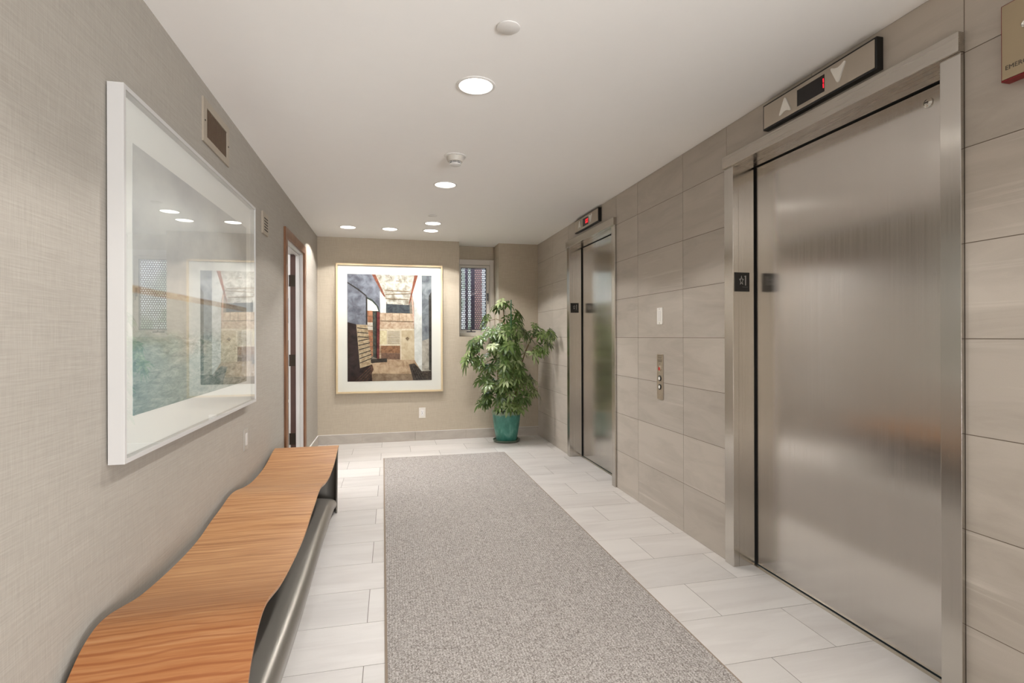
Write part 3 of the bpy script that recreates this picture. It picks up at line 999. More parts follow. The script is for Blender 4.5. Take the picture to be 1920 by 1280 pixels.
# small louvre
t = thing('wall_vent', (XL, 3.766, 1.93), 'smaller beige vent with five horizontal slots between the white picture and doorway', 'vent', 'vent grilles on the left wall')
bm = bm_new(); box(bm, XL, XL + 0.012, 3.690, 3.846, 1.925, 2.070, 0.0015)
mesh_obj('cover', bm, 'vent_paint', t)
bm = bm_new()
for i in range(5):
    z = 1.951 + i * 0.019
    box(bm, XL + 0.0115, XL + 0.0125, 3.725, 3.828, z, z + 0.008)
mesh_obj('slots', bm, 'vent_dark', t)

# wall switch
t = thing('wall_outlet', (XL, 3.297, 0.592), 'narrow grey edged wall outlet low on the left wall above the bench', 'outlet', 'wall outlets')
bm = bm_new(); box(bm, XL, XL + 0.005, 3.254, 3.340, 0.592, 0.714, 0.001)
mesh_obj('plate', bm, 'plate_grey', t)
bm = bm_new(); box(bm, XL + 0.005, XL + 0.0085, 3.280, 3.314, 0.619, 0.687, 0.001)
mesh_obj('receptacle', bm, 'jamb_paint', t)

# back wall outlet
t = thing('wall_outlet', (0.362, YB, 0.268), 'pale wall outlet on the back wall below the wooden framed picture', 'outlet', 'wall outlets')
bm = bm_new(); box(bm, 0.324, 0.402, YB - 0.005, YB, 0.268, 0.392, 0.0015)
mesh_obj('plate', bm, 'outlet', t)
bm = bm_new(); box(bm, 0.346, 0.380, YB - 0.0085, YB - 0.005, 0.296, 0.364, 0.001)
r = mesh_obj('receptacle', bm, 'white_frame', t)
bm = bm_new()
for z in (0.348, 0.308):
    box(bm, 0.354, 0.357, YB - 0.0092, YB - 0.0084, z - 0.005, z + 0.005); box(bm, 0.368, 0.371, YB - 0.0092, YB - 0.0084, z - 0.005, z + 0.005)
box(bm, 0.357, 0.369, YB - 0.0092, YB - 0.0084, 0.325, 0.331)
mesh_obj('slots', bm, 'outlet_dark', r)

# ---------------------------------------------------------------- doorway on the left
d = thing('door_3', (XL, (DY0 + DY1) / 2, 0), kind='structure')
bm = bm_new()
cf = XL + 0.018
box(bm, XL, cf, 4.425, DY0, 0, 2.118, 0.001); box(bm, XL, cf, DY1, 5.425, 0, 2.118, 0.001); box(bm, XL, cf, DY0, DY1, DZ, 2.118, 0.001)
mesh_obj('casing', bm, 'casing', d)
bm = bm_new()
xa, xs_, xb = XL + 0.001, XL - 0.029, XL - 0.062
for (a, b, s) in ((DY1 - 0.012, DY1, 1), (DY0, DY0 + 0.012, -1)):
    box(bm, XL - 0.13, xa, a, b, 0, DZ)
box(bm, XL - 0.13, xa, DY0, DY1, DZ - 0.012, DZ)
box(bm, xb, xs_, DY1 - 0.026, DY1 - 0.012, 0, DZ - 0.012, 0.001); box(bm, xb, xs_, DY0 + 0.012, DY0 + 0.026, 0, DZ - 0.012, 0.001)
box(bm, xb, xs_, DY0 + 0.012, DY1 - 0.012, DZ - 0.026, DZ - 0.012, 0.001)
mesh_obj('jamb', bm, 'jamb_paint', d)
bm = bm_new(); box(bm, XL - 0.111, XL - 0.063, DY1 - 0.016, DY1 - 0.012, 0, DZ - 0.012)
mesh_obj('rabbet', bm, 'walnut_edge', d)
# door leaf swung fully into the side room
bm = bm_new(); box(bm, XL - 1.0, XL - 0.150, DY1 + 0.012, DY1 + 0.056, 0.01, DZ - 0.03, 0.002)
dl = mesh_obj('door_leaf', bm, 'jamb_paint', d)
for z in (0.27, 1.02, 1.78):
    bm = bm_new()
    box(bm, XL - 0.108, XL - 0.068, DY1 - 0.0175, DY1 - 0.016, z - 0.055, z + 0.055)
    lathe(bm, [(0.007, -0.055), (0.007, 0.055)], (XL - 0.118, DY1 - 0.012, z), 'Z', 14)
    box(bm, XL - 0.165, XL - 0.118, DY1 - 0.004, DY1 - 0.0022, z - 0.055, z + 0.055)
    mesh_obj('hinge', bm, 'hinge', d)
# side room shell
bm = bm_new()
box(bm, -3.2, XL - 0.13, 6.8, 6.9, 0, 2.6); box(bm, -3.2, -3.1, 3.6, 6.8, 0, 2.6); box(bm, -3.1, XL - 0.13, 3.5, 3.6, 0, 2.6)
box(bm, -3.2, XL - 0.13, 3.5, 6.9, 2.55, 2.6)
struct('wall_side_room', bm, 'room_white')
area('side_room_light', (-2.0, 5.2, 2.5), (-2.0, 5.2, 0), 1.2, 1.2, 48, (0.97, 0.97, 1.0))
t = thing('storage_rack', (-1.16, 6.35, 0), 'dark shelving rack glimpsed through the open doorway gap', 'shelving')
bm = bm_new()
for x in (-1.40, -1.02):
    for y in (6.2, 6.5): box(bm, x, x + 0.02, y, y + 0.02, 0, 1.90)
mesh_obj('posts', bm, 'black', t)
for z in (0.1, 0.55, 0.98, 1.40, 1.86):
    bm = bm_new(); box(bm, -1.40, -1.0, 6.2, 6.52, z, z + 0.025); mesh_obj('shelf', bm, 'black', t)
for z, h, m, lab in ((0.126, 0.36, 'vent_dark', 'dark box on the lowest rack shelf through the doorway gap'), (0.576, 0.33, 'walnut_edge', 'brown box on the second rack shelf through the doorway gap'),
                (1.006, 0.20, 'black', 'black box on the middle rack shelf through the doorway gap'), (1.426, 0.25, 'blue_item', 'blue box on the upper rack shelf through the doorway gap')):
    bm = bm_new(); box(bm, -1.36, -1.05, 6.23, 6.48, z, z + h, 0.01)
    box(bm, -1.37, -1.04, 6.22, 6.49, z + h - 0.04, z + h - 0.005, 0.004)
    o = mesh_obj('storage_box', bm, m); tag(o, lab, 'box', 'boxes on the rack in the side room')

# ================================================================ BACK WALL PICTURE
BX0, BX1, BZ0, BZ1 = -0.617, 0.607, 0.586, 2.094
bd = 0.04
t = thing('framed_picture', (0, YB, BZ0), 'pale wood framed photograph of a derelict hallway on the back wall', 'framed picture', 'framed pictures')
bm = bm_new(); fw = 0.020
for b in ((BX0, BX0 + fw, BZ0, BZ1), (BX1 - fw, BX1, BZ0, BZ1), (BX0 + fw, BX1 - fw, BZ0, BZ0 + fw), (BX0 + fw, BX1 - fw, BZ1 - fw, BZ1)):
    box(bm, b[0], b[1], YB - bd, YB - 0.004, b[2], b[3], 0.001)
mesh_obj('frame', bm, 'maple', t)
bm = bm_new(); box(bm, BX0 + fw, BX1 - fw, YB - bd + 0.020, YB - 0.006, BZ0 + fw, BZ1 - fw)
box(bm, BX0 + 0.2, BX1 - 0.2, YB - 0.008, YB, BZ1 - 0.2, BZ1 - 0.16)
mesh_obj('mat_board', bm, 'mat_cream', t)

art = [
    ('blue_wall', (134, 136, 150), (86, 86, 98), 9, [(187, 250), (345, 250), (372, 350), (372, 480), (300, 545), (187, 545)]),
    ('dark_hall', (66, 46, 44), (38, 26, 26), 10, [(187, 530), (245, 545), (262, 780), (328, 760), (332, 872), (187, 872)]),
    ('peeling_ceiling', (206, 198, 184), (132, 118, 98), 16, [(340, 250), (575, 252), (545, 410), (530, 434), (415, 427), (392, 385)]),
    ('rust_beam', (168, 84, 54), (110, 52, 36), 30, [(325, 250), (346, 250), (402, 385), (392, 382)]),
    ('rust_beam', None, None, 30, [(569, 252), (589, 252), (556, 372), (544, 415), (534, 432)]),
    ('white_plaster', (226, 221, 212), (196, 190, 180), 18, [(370, 352), (406, 402), (406, 478), (372, 478)]),
    ('dusk_wall', (84, 90, 94), (52, 54, 62), 20, [(405, 425), (541, 432), (541, 478), (405, 476)]),
    ('stone_wall', (206, 172, 136), (150, 112, 80), 22, [(362, 476), (566, 480), (566, 750), (362, 750)]),
    ('stone_light', (218, 186, 152), (184, 142, 108), 26, [(366, 479), (560, 481), (560, 572), (366, 570)]),
    ('brick_patch', (176, 118, 76), (120, 74, 46), 30, [(376, 664), (486, 664), (486, 706), (376, 704)]),
    ('brick_shade', (140, 98, 74), (104, 72, 56), 30, [(376, 704), (486, 707), (486, 742), (376, 740)]),
    ('cream_door', (216, 190, 152), (188, 158, 114), 12, [(492, 572), (566, 570), (568, 744), (492, 744)]),
    ('cream_trim', (226, 204, 172), (206, 180, 146), 20, [(484, 574), (493, 574), (493, 746), (486, 746)]),
    ('cream_trim', None, None, 20, [(366, 568), (566, 566), (566, 576), (366, 577)]),
    ('cream_trim', None, None, 20, [(366, 655), (492, 655), (492, 664), (366, 663)]),
    ('shutter', (224, 206, 178), (206, 184, 150), 30, [(410, 577), (486, 577), (486, 656), (410, 656)]),
    ('map_panel', (232, 214, 164), (206, 178, 128), 40, [(370, 578), (409, 578), (409, 656), (370, 656)]),
    ('plaster_right', (222, 220, 214), (188, 184, 176), 8, [(556, 372), (589, 258), (612, 258), (612, 810), (602, 800), (568, 748), (566, 420)]),
    ('rust_spots', (196, 110, 80), (214, 190, 170), 90, [(552, 392), (560, 380), (566, 500), (562, 570), (556, 470)]),
    ('grey_pillar', (136, 140, 144), (90, 94, 102), 9, [(611, 258), (672, 258), (672, 620), (612, 640)]),
    ('tan_pillar', (190, 178, 160), (140, 130, 118), 12, [(612, 636), (672, 616), (672, 806), (612, 808)]),
    ('dark_doorway', (66, 60, 54), (44, 40, 38), 20, [(652, 378), (672, 352), (672, 806), (653, 802)]),
    ('arch_shade', (66, 76, 66), (50, 58, 52), 30, [(296, 386), (330, 402), (362, 440), (372, 480), (366, 480), (296, 480)]),
    ('arch_light', (236, 228, 212), (222, 208, 190), 30, [(300, 398), (326, 412), (352, 440), (362, 466), (300, 468)]),
    ('orange_boards', (204, 128, 84), (150, 86, 56), 24, [(299, 464), (330, 466), (331, 722), (306, 728)]),
    ('pale_board', (214, 200, 184), (190, 168, 148), 24, [(300, 530), (330, 532), (330, 575), (302, 575)]),
    ('green_post', (86, 92, 80), (54, 54, 48), 26, [(329, 466), (348, 468), (348, 735), (331, 726)]),
    ('dark_post', (50, 42, 38), (34, 28, 28), 26, [(347, 468), (356, 468), (354, 735), (347, 735)]),
    ('red_post', (140, 56, 50), (96, 34, 34), 26, [(354, 470), (371, 472), (366, 740), (353, 740)]),
    ('plank_stack', (206, 176, 134), (158, 126, 88), 24, [(238, 543), (300, 546), (326, 770), (258, 792)]),
    ('sand_floor', (206, 168, 128), (160, 120, 84), 14, [(322, 765), (425, 744), (568, 744), (604, 806), (560, 872), (326, 872)]),
    ('shaded_sand', (158, 128, 98), (122, 92, 66), 14, [(326, 822), (556, 824), (566, 872), (326, 872)]),
    ('dark_step', (74, 64, 56), (48, 40, 36), 24, [(318, 740), (410, 735), (410, 757), (320, 762)]),
    ('dark_boards', (94, 78, 66), (52, 42, 38), 40, [(536, 770), (568, 764), (612, 810), (672, 806), (672, 872), (560, 872)]),
    ('fallen_planks', (112, 72, 52), (66, 40, 34), 30, [(228, 872), (326, 768), (334, 800), (300, 872)]),
]


def art_pt(x, y):
    # proportions within the print measured on the photograph, mapped to the print's size
    u = min(max((x - 188.5) / (668.5 - 188.5), 0), 1)
    top, bot = 256 + 6 * u, 868 - 9 * u
    v = min(max((y - top) / (bot - top), 0), 1)
    return (-0.492 + u * (0.476 + 0.492), 1.974 - v * (1.974 - 0.723))


bm = bm_new()
art_mats, idx = [], {}
yy = YB - bd + 0.0195


def art_poly(pts, nm, mat):
    global yy
    if nm not in idx:
        idx[nm] = len(art_mats); art_mats.append(mat)
    q = [art_pt(*p) for p in pts]
    # clean duplicates after clamping
    c = []
    for p in q:
        if not c or (abs(p[0] - c[-1][0]) + abs(p[1] - c[-1][1])) > 1e-4: c.append(p)
    if len(c) < 3: return
    f = bm.faces.new([bm.verts.new((x, yy, z)) for x, z in c]); f.material_index = idx[nm]
    f.normal_update()
    if f.normal.y > 0: f.normal_flip()
    yy -= 0.00006


art_poly([(180, 250), (680, 250), (680, 880), (180, 880)], 'ground', paint_mat('print_ground', (150, 134, 116)))
for nm, c1, c2, s, pts in art:
    art_poly(pts, nm, paint_mat('print_' + nm, c1, c2, s) if nm not in idx else None)
dk = paint_mat('print_dark_line', (66, 58, 54), (44, 38, 36), 40)
ml = paint_mat('print_mid_line', (150, 122, 90), (120, 92, 66), 40)
for i in range(9):      # shutter slats
    y = 583 + i * 8.2
    art_poly([(414, y), (484, y), (484, y + 2.4), (414, y + 2.4)], 'mid_line', ml)
for i in range(9):      # stacked planks
    y = 560 + i * 25
    xl = 241 + (y - 543) * 0.075; xr = 300 + (y - 546) * 0.12
    sl = -3 - i * 3.2 if i > 2 else 6 - i
    art_poly([(xl, y), (xr, y + sl), (xr, y + sl + 5), (xl, y + 5)], 'dark_line', dk)
art_poly([(187, 302), (250, 340), (296, 378), (296, 386), (246, 346), (187, 308)], 'dark_line', dk)
art_poly([(292, 384), (299, 386), (299, 545), (292, 543)], 'dark_line', dk)
for a, b in (((396, 345), (540, 352)), ((402, 368), (545, 364)), ((404, 392), (532, 398)), ((462, 292), (482, 294))):
    art_poly([(a[0], a[1]), (b[0], b[1]), (b[0], b[1] + 4), (a[0], a[1] + 5)], 'mid_line', ml)
for i in range(8):
    y = 492 + i * 29
    art_poly([(300, y), (330, y + 2), (330, y + 5), (300, y + 3)], 'mid_line', ml)
art_poly([(515, 622), (527, 612), (540, 622), (527, 633)], 'mid_line', ml)
art_poly([(372, 520), (560, 524), (560, 527), (372, 523)], 'mid_line', ml)
for x in (400, 440, 480, 520): art_poly([(x, 480), (x + 2, 480), (x + 2, 522), (x, 522)], 'mid_line', ml)
for i in range(4):
    art_poly([(232 + i * 22, 872), (318 - i * 2, 786 + i * 18), (320 - i * 2, 792 + i * 18), (242 + i * 22, 872)], 'dark_line', dk)
for i in range(4):
    art_poly([(544 + i * 14, 772 + i * 8), (548 + i * 14, 770 + i * 8), (586 + i * 16, 872), (578 + i * 16, 872)], 'dark_line', dk)
o = mesh_obj('printed_photograph', bm, art_mats, t)
bm = bm_new(); box(bm, BX0 + fw - 0.001, BX1 - fw + 0.001, YB - bd + 0.004, YB - bd + 0.006, BZ0 + fw - 0.001, BZ1 - fw + 0.001)
mesh_obj('glass', bm, 'museum_glass', t)

# ================================================================ RUG
bm = bm_new()
r_out = [(-0.078, 5.484), (1.180, 5.478), (1.262, -2.6), (0.045, -2.6)]
e = 0.010


def inset(p, i):
    cx, cy = 0.6, 1.5
    return (p[0] + (e if p[0] < cx else -e), p[1] + (e if p[1] < cy else -e))


t = thing('runner_rug', (0.6, 1.5, 0), 'long grey speckled runner rug lying on the pale floor tiles', 'rug')
prism(bm, r_out, 'Z', 0.0002, 0.006)
mesh_obj('binding', bm, 'carpet_edge', t)
bm = bm_new(); prism(bm, [inset(p, 0) for p in r_out], 'Z', 0.004, 0.0095)
mesh_obj('pile', bm, 'rug', t)

# ================================================================ BENCH
BXB, BXF = -0.795, -0.368
prof = [(3.955, 0.462), (3.90, 0.458), (3.83, 0.445), (3.72, 0.421), (3.60, 0.404), (3.45, 0.396), (3.30, 0.398), (3.15, 0.414), (3.02, 0.436), (2.93, 0.444), (2.85, 0.440),
        (2.75, 0.426), (2.60, 0.410), (2.48, 0.392), (2.36, 0.385), (2.22, 0.386), (2.06, 0.394), (1.92, 0.407), (1.82, 0.427), (1.74, 0.443), (1.685, 0.447),
        (1.64, 0.441), (1.595, 0.425), (1.555, 0.400), (1.515, 0.366), (1.485, 0.325), (1.465, 0.27), (1.452, 0.20), (1.446, 0.10), (1.445, 0.005)]


def catmull(P, n=5):
    out = []
    for i in range(len(P) - 1):
        p0, p1, p2, p3 = P[max(i - 1, 0)], P[i], P[i + 1], P[min(i + 2, len(P) - 1)]
        for k in range(n):
            s = k / n
            out.append(tuple(0.5 * ((2 * b) + (-a + c) * s + (2 * a - 5 * b + 4 * c - d_) * s * s + (-a + 3 * b - 3 * c + d_) * s ** 3) for a, b, c, d_ in zip(p0, p1, p2, p3)))
    out.append(P[-1])
    return out


t = thing('wave_bench', ((BXB + BXF) / 2, 2.7, 0), 'long wavy wooden topped bench with grey metal base along the left wall', 'bench')
pp = catmull(prof)
pp = pp[::-1]          # near end first: arc length grows away from the camera
norms = []
for i, p in enumerate(pp):
    a, b = pp[max(i - 1, 0)], pp[min(i + 1, len(pp) - 1)]
    dy, dz = b[0] - a[0], b[1] - a[1]; L = math.hypot(dy, dz)
    norms.append((-dz / L, dy / L))


def sheet(th0, th1, x0, x1, nx=6, uvs=True, pts=pp, nrm=norms, edge=0.0):
    """curved board following the profile between offsets th0 (upper) and th1 (lower)"""
    bm = bm_new(); uv = bm.loops.layers.uv.new('UVMap')
    S = [0]
    for a, b in zip(pts, pts[1:]): S.append(S[-1] + math.hypot(b[0] - a[0], b[1] - a[1]))
    grid = []
    for i, (p, nn) in enumerate(zip(pts, nrm)):
        row = []
        for lvl in (th0, th1):
            row.append([bm.verts.new((x0 + (x1 - x0) * j / nx, p[0] + nn[0] * lvl, p[1] + nn[1] * lvl)) for j in range(nx + 1)])
        grid.append(row)

    def quad(vs, us, smooth=True):
        f = bm.faces.new(vs); f.smooth = smooth
        for l, u in zip(f.loops, us): l[uv].uv = u
    for i in range(len(pts) - 1):
        for j in range(nx):
            xa, xb = (x1 - x0) * j / nx, (x1 - x0) * (j + 1) / nx
            u = [(xa, S[i]), (xb, S[i]), (xb, S[i + 1]), (xa, S[i + 1])]
            A, B = grid[i], grid[i + 1]
            quad((A[0][j], A[0][j + 1], B[0][j + 1], B[0][j]), u)
            quad((A[1][j], B[1][j], B[1][j + 1], A[1][j + 1]), [u[0], u[3], u[2], u[1]])
        for j in (0, nx):
            A, B = grid[i], grid[i + 1]
            xa = (x1 - x0) * j / nx
            quad((A[0][j], B[0][j], B[1][j], A[1][j]) if j else (A[0][j], A[1][j], B[1][j], B[0][j]), [(xa, S[i]), (xa, S[i + 1]), (xa, S[i + 1]), (xa, S[i])], False)
    for i in (0, len(pts) - 1):
        for j in range(nx):
            r = grid[i]
            quad((r[0][j], r[1][j], r[1][j + 1], r[0][j + 1]) if i == 0 else (r[0][j], r[0][j + 1], r[1][j + 1], r[1][j]), [(0, S[i])] * 4, False)
    return bm


mesh_obj('wooden_top', sheet(0.0, -0.009, BXB, BXF), 'teak', t)
mesh_obj('top_liner', sheet(-0.0092, -0.016, BXB + 0.006, BXF - 0.004), 'bench_metal', t)

# metal end panel at the far end, front edge rolled, and the low metal trough running below the seat


def sweep_section(sec_fn, ys, nm, closed=True):
    bm = bm_new(); rows = []
    for y in ys:
        rows.append([bm.verts.new(p) for p in sec_fn(y)])
    for a, b in zip(rows, rows[1:]):
        n = len(a)
        for i in range(n if closed else n - 1):
            j = (i + 1) % n
            f = bm.faces.new((a[i], b[i], b[j], a[j])); f.smooth = True
    bm.faces.new(rows[0][::-1]) if closed else None
    bm.faces.new(rows[-1]) if closed else None
    bmesh.ops.recalc_face_normals(bm, faces=bm.faces[:])
    return bm


def trough(y):
    s = (3.90 - y) / 2.4            # 0 far .. 1 near
    zt = 0.150 + 0.030 * math.sin(s * math.pi * 1.1) + 0.055 * max(0, s - 0.55)
    xf = -0.362 - 0.008 * math.sin(s * math.pi * 2.0 + 0.4)
    if y > 3.55: xf -= 0.012 * ((y - 3.55) / 0.35)
    if y > 3.55: zt -= 0.055 * ((y - 3.55) / 0.35) ** 2
    R_ = 0.042
    pts = [(BXB + 0.02, y, 0.0), (BXB + 0.02, y, zt + 0.05), (BXB + 0.06, y, zt + 0.022), (-0.55, y, zt + 0.014), (-0.47, y, zt + 0.006), (xf - R_, y, zt)]
    for k in range(1, 10):
        a = math.pi / 2 - k / 9 * (math.pi * 0.62)
        pts.append((xf - R_ + R_ * math.cos(a), y, zt - R_ + R_ * math.sin(a)))
    pts.append((xf - 0.034, y, 0.0))
    return pts


ys = [1.50 + 2.40 * i / 60 for i in range(61)]
bm = sweep_section(trough, ys, 'trough')
mesh_obj('lower_shell', bm, 'bench_metal', t)


def endp(z):
    # horizontal section of the far end panel at height z, rolled towards the viewer at its front edge
    s = z / 0.447
    yb = 3.965 + 0.035 * math.sin(s * math.pi) * 0.6
    w = 0.105 * (1 - 0.35 * s)
    pts = [(BXB + 0.02, yb, z), (-0.46, yb, z)]
    inner = [(BXB + 0.02, yb - 0.012, z), (-0.47, yb - 0.012, z)]
    R = 0.085 * (1 - 0.75 * s ** 3)
    xf = -0.372
    outr, innr = [], []
    for k in range(0, 9):
        a = math.pi / 2 - k / 8 * math.pi * 0.56
        outr.append((xf - R + R * math.cos(a), yb - R + R * math.sin(a), z))
        r2 = R - 0.008
        innr.append((xf - R + r2 * math.cos(a), yb - R + r2 * math.sin(a), z))
    return [pts[0]] + outr + innr[::-1] + [inner[0]]


bm = sweep_section(endp, [0.003 + (0.452 - 0.003) * i / 24 for i in range(25)], 'end')
mesh_obj('end_panel', bm, 'bench_metal', t)

# ================================================================ PLANT
PX, PY = 1.335, 6.07
pl = thing('potted_umbrella_plant', (PX, PY, 0), 'bushy green umbrella plant in a teal glazed pot by the back window', 'potted plant')
bm = bm_new(); lathe(bm, [(0.0, 0.0), (0.120, 0.0), (0.155, 0.008), (0.162, 0.026), (0.157, 0.028), (0.148, 0.014), (0.0, 0.012)], (PX, PY, 0.0), 'Z', 48)
mesh_obj('saucer', bm, 'saucer', pl)
bm = bm_new(); lathe(bm, [(0.0, 0.014), (0.118, 0.014), (0.124, 0.022), (0.150, 0.18), (0.168, 0.325), (0.175, 0.335), (0.175, 0.362), (0.168, 0.366), (0.160, 0.360), (0.155, 0.32), (0.0, 0.30)], (PX, PY, 0.0), 'Z', 56)
mesh_obj('pot', bm, 'pot', pl)
bm = bm_new(); lathe(bm, [(0.0, 0.30), (0.152, 0.30), (0.156, 0.337), (0.09, 0.345), (0, 0.341)], (PX, PY, 0.0), 'Z', 40)
mesh_obj('soil', bm, 'soil', pl)
bm = bm_new(); tube(bm, [(PX + 0.03, PY - 0.09, 0.33), (PX + 0.012, PY - 0.20, 1.0), (PX - 0.012, PY - 0.32, 1.655)], 0.0055, 10)
mesh_obj('stake', bm, 'stake', pl)

rnd = random.Random(23)
# crown clusters: centre (x, y, z), radius, number of compound leaves
clusters = [
    (1.37, 5.95, 1.52, 0.09, 6), (1.30, 5.98, 1.62, 0.06, 4), (1.22, 6.10, 1.58, 0.05, 3), (1.14, 6.20, 1.43, 0.06, 4), (1.43, 5.95, 1.42, 0.08, 5),
    (1.25, 5.92, 1.28, 0.13, 12), (1.38, 5.85, 1.30, 0.12, 12), (1.50, 5.95, 1.28, 0.11, 9), (1.12, 5.95, 1.25, 0.10, 8),
    (1.58, 5.66, 1.30, 0.08, 6), (1.66, 5.56, 1.20, 0.08, 7), (1.69, 5.46, 1.27, 0.05, 5), (1.62, 5.62, 1.08, 0.08, 7),
    (0.98, 5.85, 1.20, 0.09, 7), (0.88, 5.82, 1.11, 0.09, 7), (0.84, 5.80, 1.00, 0.07, 5), (0.96, 5.85, 0.98, 0.09, 6),
    (1.15, 5.82, 1.07, 0.12, 11), (1.28, 5.76, 1.08, 0.12, 12), (1.42, 5.80, 1.08, 0.12, 11), (1.10, 5.85, 0.88, 0.10, 8),
    (1.22, 5.78, 0.90, 0.12, 11), (1.36, 5.76, 0.88, 0.12, 11), (1.48, 5.86, 0.86, 0.10, 8), (1.02, 5.86, 0.74, 0.10, 8),
    (1.14, 5.80, 0.68, 0.12, 10), (1.28, 5.78, 0.68, 0.12, 10), (1.42, 5.80, 0.66, 0.12, 10), (1.56, 5.88, 0.72, 0.09, 7), (1.62, 5.92, 0.62, 0.07, 5),
    (1.06, 5.86, 0.54, 0.07, 5), (1.20, 5.82, 0.50, 0.09, 6), (1.36, 5.80, 0.46, 0.08, 7), (1.48, 5.84, 0.50, 0.09, 7), (1.30, 6.08, 0.95, 0.15, 8), (1.30, 6.08, 1.2, 0.14, 8),
    (1.00, 5.92, 0.50, 0.05, 3),
]
fol = bm_new()
tone = fol.loops.layers.float_color.new('leaf_tone')


def leaflet(base, d, up, L, W, tn, droop):
    """one elliptical drooping leaflet as a folded strip with thickness to its fold"""
    side = d.cross(up).normalized()
    n = 4
    prev = None
    for i in range(n + 1):
        s = i / n
        w = W * (math.sin(math.pi * (0.05 + 0.91 * s))) ** 0.75 * 0.5
        p = base + d * (L * s) + Vector((0, 0, -1)) * (droop * L * s * s) + up * (0.04 * L * math.sin(math.pi * s))
        mid = p - up * (w * 0.18)
        cur = (fol.verts.new(p - side * w), fol.verts.new(mid), fol.verts.new(p + side * w))
        if prev:
            for a, b in ((0, 1), (1, 2)):
                f = fol.faces.new((prev[a], prev[b], cur[b], cur[a])); f.smooth = True
                for l in f.loops: l[tone] = (tn, tn, tn, 1)
        prev = cur


stems = bm_new()
pet = bm_new()


def compound(c, out, size):
    c.x = min(c.x, 1.735); c.y = min(c.y, 6.27)
    nl = rnd.choice((6, 7, 7, 8, 9))
    axis = (out + Vector((rnd.uniform(-.5, .5), rnd.uniform(-.6, .3), rnd.uniform(0.3, 1.3)))).normalized()
    a = axis.cross(Vector((0.3, 0.2, 0.9))).normalized(); b = axis.cross(a)
    tn = min(1, max(0, rnd.gauss(0.5, 0.28)))
    ph = rnd.uniform(0, 6.28)
    for k in range(nl):
        t_ = ph + 2 * math.pi * k / nl + rnd.uniform(-.12, .12)
        d = (a * math.cos(t_) + b * math.sin(t_) + axis * rnd.uniform(0.05, 0.30)).normalized()
        L = size * rnd.uniform(0.75, 1.1)
        if c.x + d.x * L > 1.795: L *= 0.35
        if c.y + d.y * L > 6.33: L *= 0.4
        leaflet(c + d * 0.014, d, axis, L, L * rnd.uniform(0.36, 0.46), min(1, max(0, tn + rnd.uniform(-.1, .1))), rnd.uniform(0.25, 0.75))


trunks = [
    [(PX - 0.06, PY - 0.02, 0.33), (PX - 0.10, PY - 0.06, 0.6), (PX - 0.14, PY - 0.08, 0.95), (1.12, 5.98, 1.2)],
    [(PX + 0.00, PY - 0.03, 0.33), (PX - 0.02, PY - 0.10, 0.62), (PX - 0.05, PY - 0.12, 1.0), (PX - 0.03, 6.0, 1.3), (1.28, 6.0, 1.60)],
    [(PX + 0.04, PY - 0.08, 0.33), (PX + 0.09, PY - 0.14, 0.58), (PX + 0.13, PY - 0.16, 0.82), (PX + 0.10, 5.92, 1.05), (PX + 0.06, 5.95, 1.30), (1.36, 5.96, 1.48)],
    [(PX + 0.07, PY + 0.02, 0.33), (PX + 0.13, PY - 0.03, 0.7), (PX + 0.20, PY - 0.08, 1.02), (1.62, 5.94, 1.24)],
    [(PX - 0.09, PY - 0.07, 0.33), (PX - 0.13, PY - 0.12, 0.55), (1.10, 5.90, 0.80), (0.98, 5.88, 1.02)],
]
nodes = []
for tr in trunks:
    q = catmull(tr, 6)
    n = len(q)
    tube(stems, q, [0.0095 - 0.005 * i / n for i in range(n)], 8)
    nodes += [Vector(p) for p in q[3:]]
for (x, y, z, r, n) in clusters:
    cc = Vector((x, y, z))
    low = [p for p in nodes if p.z < z + 0.02] or nodes
    nb = min(low, key=lambda p: (p - cc).length)
    mid = (nb + cc) / 2 + Vector((0, 0, 0.03))
    tube(stems, [nb, mid, cc], [0.0045, 0.0035, 0.0025], 6)
    core = Vector((1.30, 6.02, z))
    for i in range(int(n * 1.3)):
        v = Vector((rnd.gauss(0, 1), rnd.gauss(0, 1), rnd.gauss(0, 1))).normalized() * r * rnd.uniform(0.45, 1.1)
        p = cc + v
        if i % 7 == 6: continue
        p.x = min(p.x, 1.735); p.y = min(p.y, 6.27)
        out = (p - core); out.z *= 0.3
        if out.length > 0: out.normalize()
        tube(pet, [cc - v * 0.1, cc + v * 0.55 + Vector((0, 0, 0.012)), p], [0.0016, 0.0014, 0.0011], 5)
        compound(p, out, rnd.uniform(0.050, 0.084))
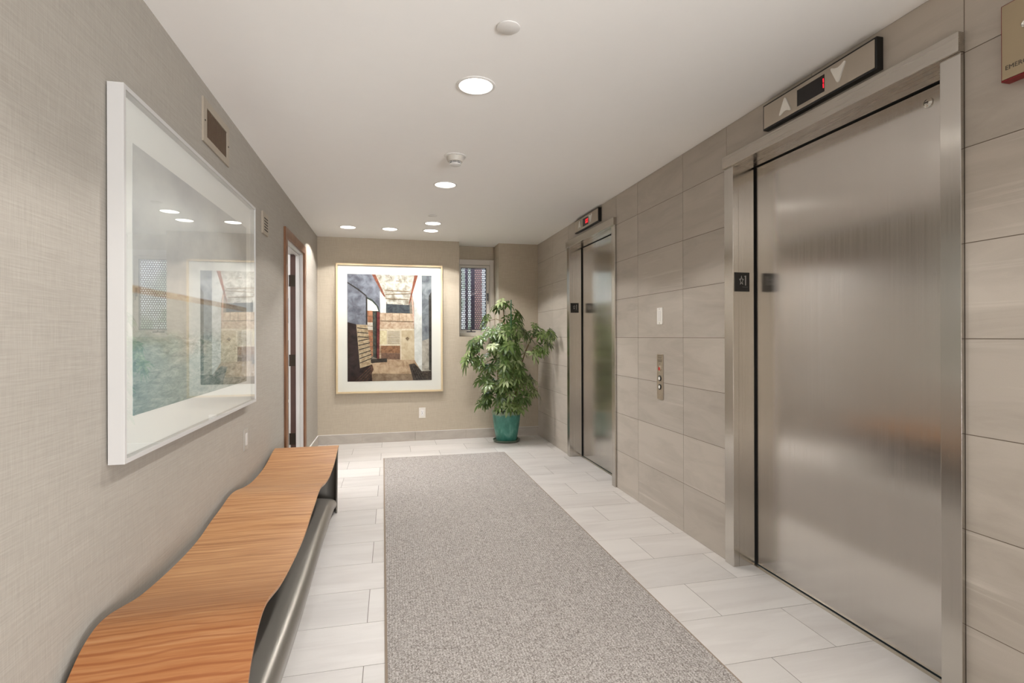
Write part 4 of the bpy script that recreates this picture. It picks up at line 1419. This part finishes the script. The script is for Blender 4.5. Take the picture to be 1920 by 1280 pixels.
mesh_obj('stems', stems, 'bark', pl)
mesh_obj('leaf_stalks', pet, flat('leaf_stalk_green', (126, 138, 66), 0.6), pl)['kind'] = 'stuff'
fo = mesh_obj('foliage', fol, 'leaf', pl); fo['kind'] = 'stuff'

# ================================================================ OUTSIDE THE WINDOW
SY = 7.30
bm = bm_new()
ph_, hole = 0.027, 0.0165
x0, x1, z0, z1 = 0.78, 1.52, 1.10, 2.55
nx = int((x1 - x0) / ph_); nz = int((z1 - z0) / ph_)
# staggered square perforations: bars between the holes, joined sheet
for j in range(nz):
    z = z0 + j * ph_
    box(bm, x0, x1, SY, SY + 0.003, z, z + ph_ - hole)
    for i in range(nx):
        x = x0 + i * ph_ + (ph_ / 2 if j % 2 else 0)
        box(bm, x, x + ph_ - hole, SY, SY + 0.003, z + ph_ - hole, z + ph_)
o = mesh_obj('perforated_screen', bm, 'screen_metal')
tag(o, 'perforated metal screen standing outside the back window', 'screen')
for x, w, lab in ((1.03, 0.034, 'slimmer plum post behind the perforated screen outside the window'), (1.110, 0.050, 'wider plum post behind the perforated screen outside the window')):
    bm = bm_new(); box(bm, x, x + w, SY + 0.04, SY + 0.10, 0.0, 3.2, 0.004)
    box(bm, x - 0.01, x + w + 0.01, SY + 0.03, SY + 0.11, 0.0, 0.02)
    o = mesh_obj('screen_post', bm, 'purple'); tag(o, lab, 'post', 'posts of the screen outside')
bm = bm_new()
prism(bm, [(1.31, 0.0), (1.41, 0.0), (1.41, 2.45), (1.31, 2.55)], 'Y', SY + 0.9, SY + 1.1)
prism(bm, [(1.28, 2.60), (1.52, 2.36), (1.52, 2.42), (1.28, 2.66)], 'Y', SY + 0.86, SY + 1.14, 1)
o = mesh_obj('neighbouring_building', bm, ['pink_brick', 'window_metal']); tag(o, 'pink gabled building seen through the perforated screen outside', 'building')
bm = bm_new(); box(bm, -0.5, 3.0, 6.76, 12.0, -0.1, -0.02)
o = mesh_obj('ground_outside', bm, 'grout_floor'); o['kind'] = 'structure'
